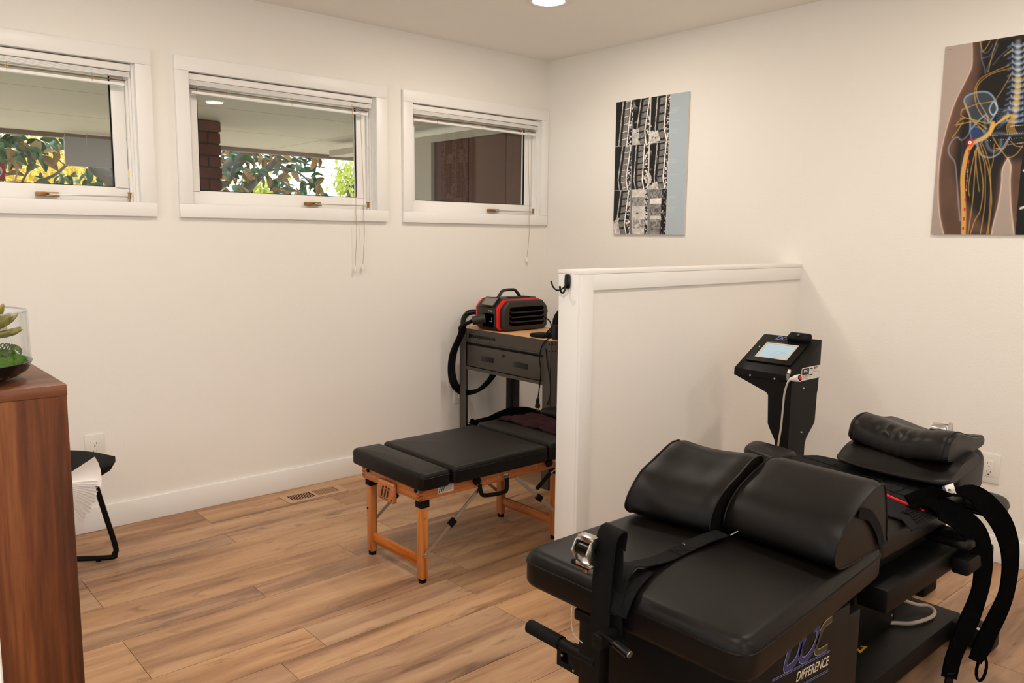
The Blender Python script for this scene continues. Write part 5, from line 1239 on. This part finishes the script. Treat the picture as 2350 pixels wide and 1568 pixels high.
for k in range(9):
    r0, c0 = int((k // 3) * ch), int((k % 3) * cw); r1, c1 = int((k // 3 + 1) * ch) - 1, int((k % 3 + 1) * cw) - 1; h, w = r1 - r0, c1 - c0
    V, U = np.mgrid[0:h, 0:w]; V = V / h; U = U / w
    n1 = fbm(h, w, 14, 10 + k * 7); n2 = fbm(h, w, 5, 11 + k * 7)
    if k < 7:
        c = np.array([curves[k](v) for v in V[:, 0]])[:, None]; half = .13; g = .08 + .05 * n1
        ant = U < c - half - .05; g = np.where(ant, g * .6 + (.75 * (n1 > .60) * n2 if k in (1, 5) else .05 * n2), g)
        bellyline = np.abs(U - (c - half - .16)) < .03; g = np.where(bellyline, .5 + .4 * n2, g)
        if k in (1, 2, 5, 6): g = np.where((V > .62) & (U < c - half - .02) & (n1 + V > 1.22), .62 + .3 * n2, g)
        post = U > c + half + .12; g = np.where(post, np.clip((n2 - .42) * 3.4, .06, .9), g)
        body = np.abs(U - c) < half; fr = (V * nv[k] + (U - c) * .35) % 1.0; disc = fr < .2
        g = np.where(body, .40 + .16 * n2, g); g = np.where(body & disc, (.86 if bright[k] or k == 0 else .08), g); g = np.where(body & ((fr < .035) | (np.abs(fr - .2) < .03)), .12, g)
        canal = np.abs(U - (c + half + .055)) < .035; g = np.where(canal, .88 + .1 * n2, g)
        fat = (U > .93) & (k in (1, 4)); g = np.where(fat, .85, g)
    elif k == 7:
        g = .92 - .22 * n1; b = (V > .16) & (V < .36); g = np.where(b & (U < .8), .35 + .45 * n2, g); g = np.where(((V > .66) & (V < .86)) & (n2 > .42) & (U > .15), .45 + .2 * n1, g)
        g = np.where(U > .83, np.clip((n2 - .4) * 4, .08, .8), g); g = np.where((np.abs(V - .52) < .012) & (U > .3) & (U < .65) & (n2 > .45), .08, g); g = np.where(U < .06 + .25 * np.maximum(0, V - .6), .45, g)
    else:
        g = .25 + .5 * n2; g = np.where((V > .2) & (V < .32), .85 + .1 * n1, g); g = np.where((V > .58) & (V < .66), .82, g); g = np.where(U > .72, np.clip((n2 - .5) * 3, .04, .7), g); g = np.where(U < .08 + .25 * np.maximum(0, V - .5), .5, g)
    g = g * (.9 + .2 * n2)
    img[r0:r1, c0:c1] = g[..., None] * np.array([1, .97, .95])
    img[r1:r1 + 2, c0:c1 + 1] = .78; img[r0:r1, c1:c1 + 2] = .78
for (v_, a_) in ((.10, 4), (.19, 1), (.25, 3), (.46, 3), (.57, 1), (.72, 2), (.80, 4)):
    for q in range(a_): rr_ = int(Hh * v_) + q * 4; img[rr_, ws + 4:ws + 34 - (q * 7) % 12] = np.array([190, 200, 206]) / 255
print_obj('scan_image', img, ya, yb, z0, z1, t)

# --- nerve chart
ya, yb, z0, z1 = -2.4127, -3.26, 1.3610, 2.1378
t = thing('anatomy_print', 'unframed print of a hip with yellow nerves and blue bones, cut by the right edge', 'wall print', (-.006, (ya + yb) / 2, z0))
part('board', B((-.0125, yb, z0), (-.0005, ya, z1), .0005), M_label, t)
Hh, Ww = 430, 470; V, U = np.mgrid[0:Hh, 0:Ww].astype(float)
def cv(x, y):                                         # survey coordinates of the chart's drawing -> its own grid
    p = at(2100 + x / 3.136, 60 + y / 3.136, 'x', -.0127); return ((p.y - ya) / (yb - ya) * (Ww - 1), (z1 - p.z) / (z1 - z0) * (Hh - 1))
def cvs(pts): return np.array([cv(*p) for p in pts])
def sp(pts, k=8): return np.array([(p.x, p.y) for p in spline([(a, b, 0) for a, b in cvs(pts)], k)])
img = np.zeros((Hh, Ww, 3)); img[:] = np.array([176, 160, 150]) / 255; img *= (1.04 - .12 * (V / Hh))[..., None]
def inside(poly):
    r = np.zeros((Hh, Ww), bool); n = len(poly)
    for i in range(n):
        x0_, y0_ = poly[i]; x1_, y1_ = poly[(i + 1) % n]
        if y0_ == y1_: continue
        c = ((y0_ <= V) & (y1_ > V)) | ((y1_ <= V) & (y0_ > V)); r ^= c & (U < x0_ + (V - y0_) * (x1_ - x0_) / (y1_ - y0_))
    return r
def stroke(pts, w, col, a=1.0, soft=1.0, add=False, raw=False):
    P = pts if raw else sp(pts); col = np.array(col) / 255
    x0_ = int(max(0, P[:, 0].min() - w * 2 - 3)); x1_ = int(min(Ww, P[:, 0].max() + w * 2 + 3)); y0_ = int(max(0, P[:, 1].min() - w * 2 - 3)); y1_ = int(min(Hh, P[:, 1].max() + w * 2 + 3))
    if x1_ <= x0_ or y1_ <= y0_: return
    u = U[y0_:y1_, x0_:x1_]; v = V[y0_:y1_, x0_:x1_]; dm = np.full(u.shape, 1e9)
    for a_, b_ in zip(P[:-1], P[1:]):
        d = b_ - a_; L2 = max(1e-9, d @ d); s = np.clip(((u - a_[0]) * d[0] + (v - a_[1]) * d[1]) / L2, 0, 1); dm = np.minimum(dm, np.hypot(u - a_[0] - s * d[0], v - a_[1] - s * d[1]))
    al = a * np.clip((w / 2 + soft - dm) / (soft + 1e-6) * .6, 0, 1)[..., None]; I = img[y0_:y1_, x0_:x1_]
    img[y0_:y1_, x0_:x1_] = I + al * col if add else I * (1 - al) + col * al
leftc = [(410, 120), (412, 210), (405, 300), (360, 400), (300, 520), (255, 640), (210, 800), (180, 950), (168, 1100), (168, 1250), (180, 1380), (205, 1500), (215, 1560)]
inner = [(540, 1560), (560, 1440), (600, 1280), (622, 1130), (625, 1050), (640, 1000), (668, 950)]
inner2 = [(668, 950), (690, 1010), (684, 1110), (690, 1290), (712, 1500), (720, 1560)]
body = np.concatenate([sp(leftc), sp(inner), sp(inner2), cvs([(1400, 1560), (1400, 60), (410, 60)])])
ins = inside(body)
c = np.array([108, 78, 62]) / 255 * (1 - .25 * fbm(Hh, Ww, 40, 3))[..., None]; img = np.where(ins[..., None], c, img)
core = inside(np.concatenate([sp([(470, 60), (480, 250), (450, 420), (400, 560), (330, 700), (300, 850), (290, 1000), (330, 1200), (480, 1400), (560, 1500)]), sp([(560, 1500), (580, 1250), (600, 1100), (660, 960)]), cvs([(1400, 960), (1400, 60)])]))
bl = core.astype(float)
for _ in range(14): bl = (bl + np.roll(bl, 1, 0) + np.roll(bl, -1, 0) + np.roll(bl, 1, 1) + np.roll(bl, -1, 1)) / 5
for _ in range(10): bl = (bl + np.roll(bl, 3, 0) + np.roll(bl, -3, 0) + np.roll(bl, 3, 1) + np.roll(bl, -3, 1)) / 5
img = np.where(ins[..., None], img * (1 - .78 * bl[..., None]), img)
for pts in (leftc, inner, inner2): stroke(pts, 2.0, (226, 208, 196), .9, 1.4); stroke(pts, 7, (190, 150, 130), .25, 5)
bb, by, br_ = (150, 182, 216), (206, 160, 70), (120, 150, 190)
for pts in ([(470, 120), (480, 240), (500, 300), (505, 340), (520, 300), (560, 220), (600, 130)], [(560, 280), (620, 210), (690, 150)], [(470, 180), (520, 190), (560, 130)], [(480, 230), (540, 210), (590, 120)]): stroke(pts, 2.0, br_, .55, 1.6)
ili = [(352, 540), (370, 505), (430, 480), (500, 472), (545, 490), (580, 540), (590, 600), (560, 660), (530, 700), (510, 640), (440, 700), (400, 740), (395, 660), (375, 600), (352, 540)]
P = sp(ili); m_ = inside(P); img = np.where(m_[..., None], img * .6 + np.array([96, 122, 150]) / 255 * .42, img); stroke(ili, 3.0, bb, .8, 1.6)
stroke([(560, 545), (535, 600), (560, 640), (592, 600), (575, 550), (560, 545)], 2.5, (190, 210, 230), .8, 1.5)
stroke([(500, 650), (505, 740), (520, 860), (560, 900), (610, 880), (620, 820)], 6, (120, 146, 176), .6, 3)
stroke([(440, 830), (470, 920), (540, 945), (610, 910), (660, 830), (682, 800)], 3, bb, .8, 2); stroke([(520, 790), (600, 770), (690, 780), (780, 770)], 5, (110, 130, 156), .6, 3)
stroke([(395, 740), (430, 725), (480, 745), (495, 800), (460, 850), (410, 820), (395, 740)], 3, (90, 130, 190), .85, 2); m_ = inside(sp([(405, 745), (450, 735), (485, 780), (455, 840), (412, 810)])); img = np.where(m_[..., None], np.array([40, 60, 100]) / 255, img)
stroke([(400, 740), (375, 790), (335, 820), (305, 800), (270, 820), (240, 880), (250, 930), (285, 980), (300, 1100), (310, 1250), (325, 1400)], 2.6, (170, 176, 190), .6, 1.8)
stroke([(335, 825), (345, 870), (330, 1000), (345, 1200)], 2, (140, 140, 150), .3, 2)
for k in range(14):
    y = 120 + k * 42; cx_ = 742 - max(0, (y - 400)) * .09; s = 1 if k < 9 else 1 + (k - 9) * .10
    stroke([(cx_ - 42 * s, y), (cx_ - 30 * s, y + 22), (cx_ + 30 * s, y + 22), (cx_ + 42 * s, y)], 2.6, bb, .75, 1.6)
    stroke([(cx_ - 72 * s, y + 30), (cx_ - 30, y + 12), (cx_, y + 30), (cx_ + 30, y + 12), (cx_ + 72 * s, y + 30)], 3.0, (120, 160, 214), .6, 2.4)
    stroke([(cx_, y - 10), (cx_, y + 22)], 9, (206, 214, 224), .5, 4)
    if 5 < k < 12: stroke([(cx_ - 18, y + 8), (cx_ + 16, y + 8)], 5, (226, 176, 70), .8, 3)
for k in range(9): stroke([(700 - k * 3, 560 + k * 14), (640 - k * 4, 600 + k * 16), (590, 590 + k * 18)], 1.6, (130, 160, 200), .5, 1.6)
for k in range(6): stroke([(700 + k * 4, 640), (690 + k * 10 - 30, 720), (668 + k * 13, 770)], 1.6, by, .8, 1.2)
for pts, w in (([(680, 280), (560, 330), (470, 380), (430, 460), (440, 560), (480, 640), (540, 690)], 1.5), ([(690, 300), (540, 350), (450, 430), (450, 520), (500, 610), (545, 680)], 1.5), ([(700, 330), (650, 420), (600, 500), (560, 540), (450, 560), (370, 590), (340, 600)], 1.4),
                ([(470, 110), (490, 180), (540, 110)], 1.6), ([(600, 80), (560, 190), (525, 330)], 1.6), ([(700, 170), (640, 215)], 2.2), ([(520, 700), (440, 680), (360, 660), (325, 668)], 2.0), ([(520, 740), (430, 690), (350, 700), (290, 712)], 2.0), ([(500, 760), (400, 660), (360, 560)], 1.8),
                ([(345, 690), (300, 760), (268, 802)], 1.8), ([(360, 660), (330, 640), (340, 600)], 1.6), ([(350, 665), (310, 690), (300, 720)], 1.5), ([(560, 800), (590, 850), (640, 920), (672, 948), (730, 920), (775, 860)], 1.8), ([(582, 880), (640, 880), (670, 830)], 1.6), ([(690, 830), (720, 860), (770, 870)], 1.6),
                ([(440, 880), (410, 1000), (385, 1150), (390, 1220)], 1.8), ([(445, 880), (430, 1050), (415, 1250), (380, 1500)], 1.8), ([(450, 870), (470, 1000), (490, 1150), (470, 1320), (430, 1400), (390, 1520)], 1.8), ([(455, 860), (500, 1000), (505, 1180), (500, 1300), (460, 1560)], 1.6), ([(470, 850), (530, 1050), (550, 1230), (545, 1320), (520, 1540)], 1.8),
                ([(480, 840), (520, 940), (545, 1100), (530, 1400), (505, 1540)], 1.5), ([(570, 850), (560, 980), (530, 1070)], 1.3), ([(430, 900), (450, 1100), (462, 1190)], 1.5)): stroke(pts, w, by, .8, 1.1)
for k in range(7): stroke([(660 + k * 6, 640), (600 + k * 2, 690), (570 - k * 4, 730), (540, 780)], 2.0, (214, 168, 80), .75, 1.3)
stroke([(560, 700), (540, 760), (500, 800), (440, 830), (405, 850)], 9, (216, 174, 96), .95, 2)
band = [(402, 860), (378, 900), (358, 980), (342, 1100), (346, 1220), (350, 1350), (348, 1500), (346, 1560)]
stroke(band, 10, (210, 160, 84), .97, 1.5)
P0 = cv(395, 838)
dd = np.hypot(U - P0[0], V - P0[1]); gl = np.clip(1 - dd / 13, 0, 1)[..., None]; img = img * (1 - gl * .95) + np.array([232, 16, 12]) / 255 * gl * .95
img[np.abs(dd - 2.6) < .9] = 1
for k in range(9): stroke([(390 - k * 5.5, 905 + k * 69 - 6), (390 - k * 5.5, 905 + k * 69 + 6)], 3.4, (206, 30, 16), 1, 1)
for k in range(34): q = cv(384 - k * .5, 985 + k * 7.5) if k < 28 else None; (img.__setitem__((int(q[1]), int(q[0])), (.9, .9, .9)) if q and 0 <= q[1] < Hh and 0 <= q[0] < Ww else None)
for ln in ((545, 790, 790, 770), (410, 838, 790, 805), (690, 720, 790, 712), (670, 855, 790, 840)):
    for k in range(0, 40, 2):
        q = cv(ln[0] + (ln[2] - ln[0]) * k / 40, ln[1] + (ln[3] - ln[1]) * k / 40)
        if 0 <= q[1] < Hh and 0 <= q[0] < Ww: img[int(q[1]), int(q[0])] = .9
blk = inside(np.concatenate([cvs([(790, 880), (770, 960), (750, 1130), (735, 1300), (724, 1500)]), cvs([(724, 1570), (1400, 1570), (1400, 880)])])); img[blk] = .01
stroke([(760, 1312), (790, 1300)], 5, (220, 214, 206), 1, 1.4); stroke([(785, 1040), (800, 1044)], 5, (220, 214, 206), 1, 1.4)
q = cv(235, 172); img[int(q[1]):int(q[1]) + 2, int(q[0]):int(q[0]) + 9] *= .85
print_obj('anatomy_image', img, ya, yb, z0, z1, t)
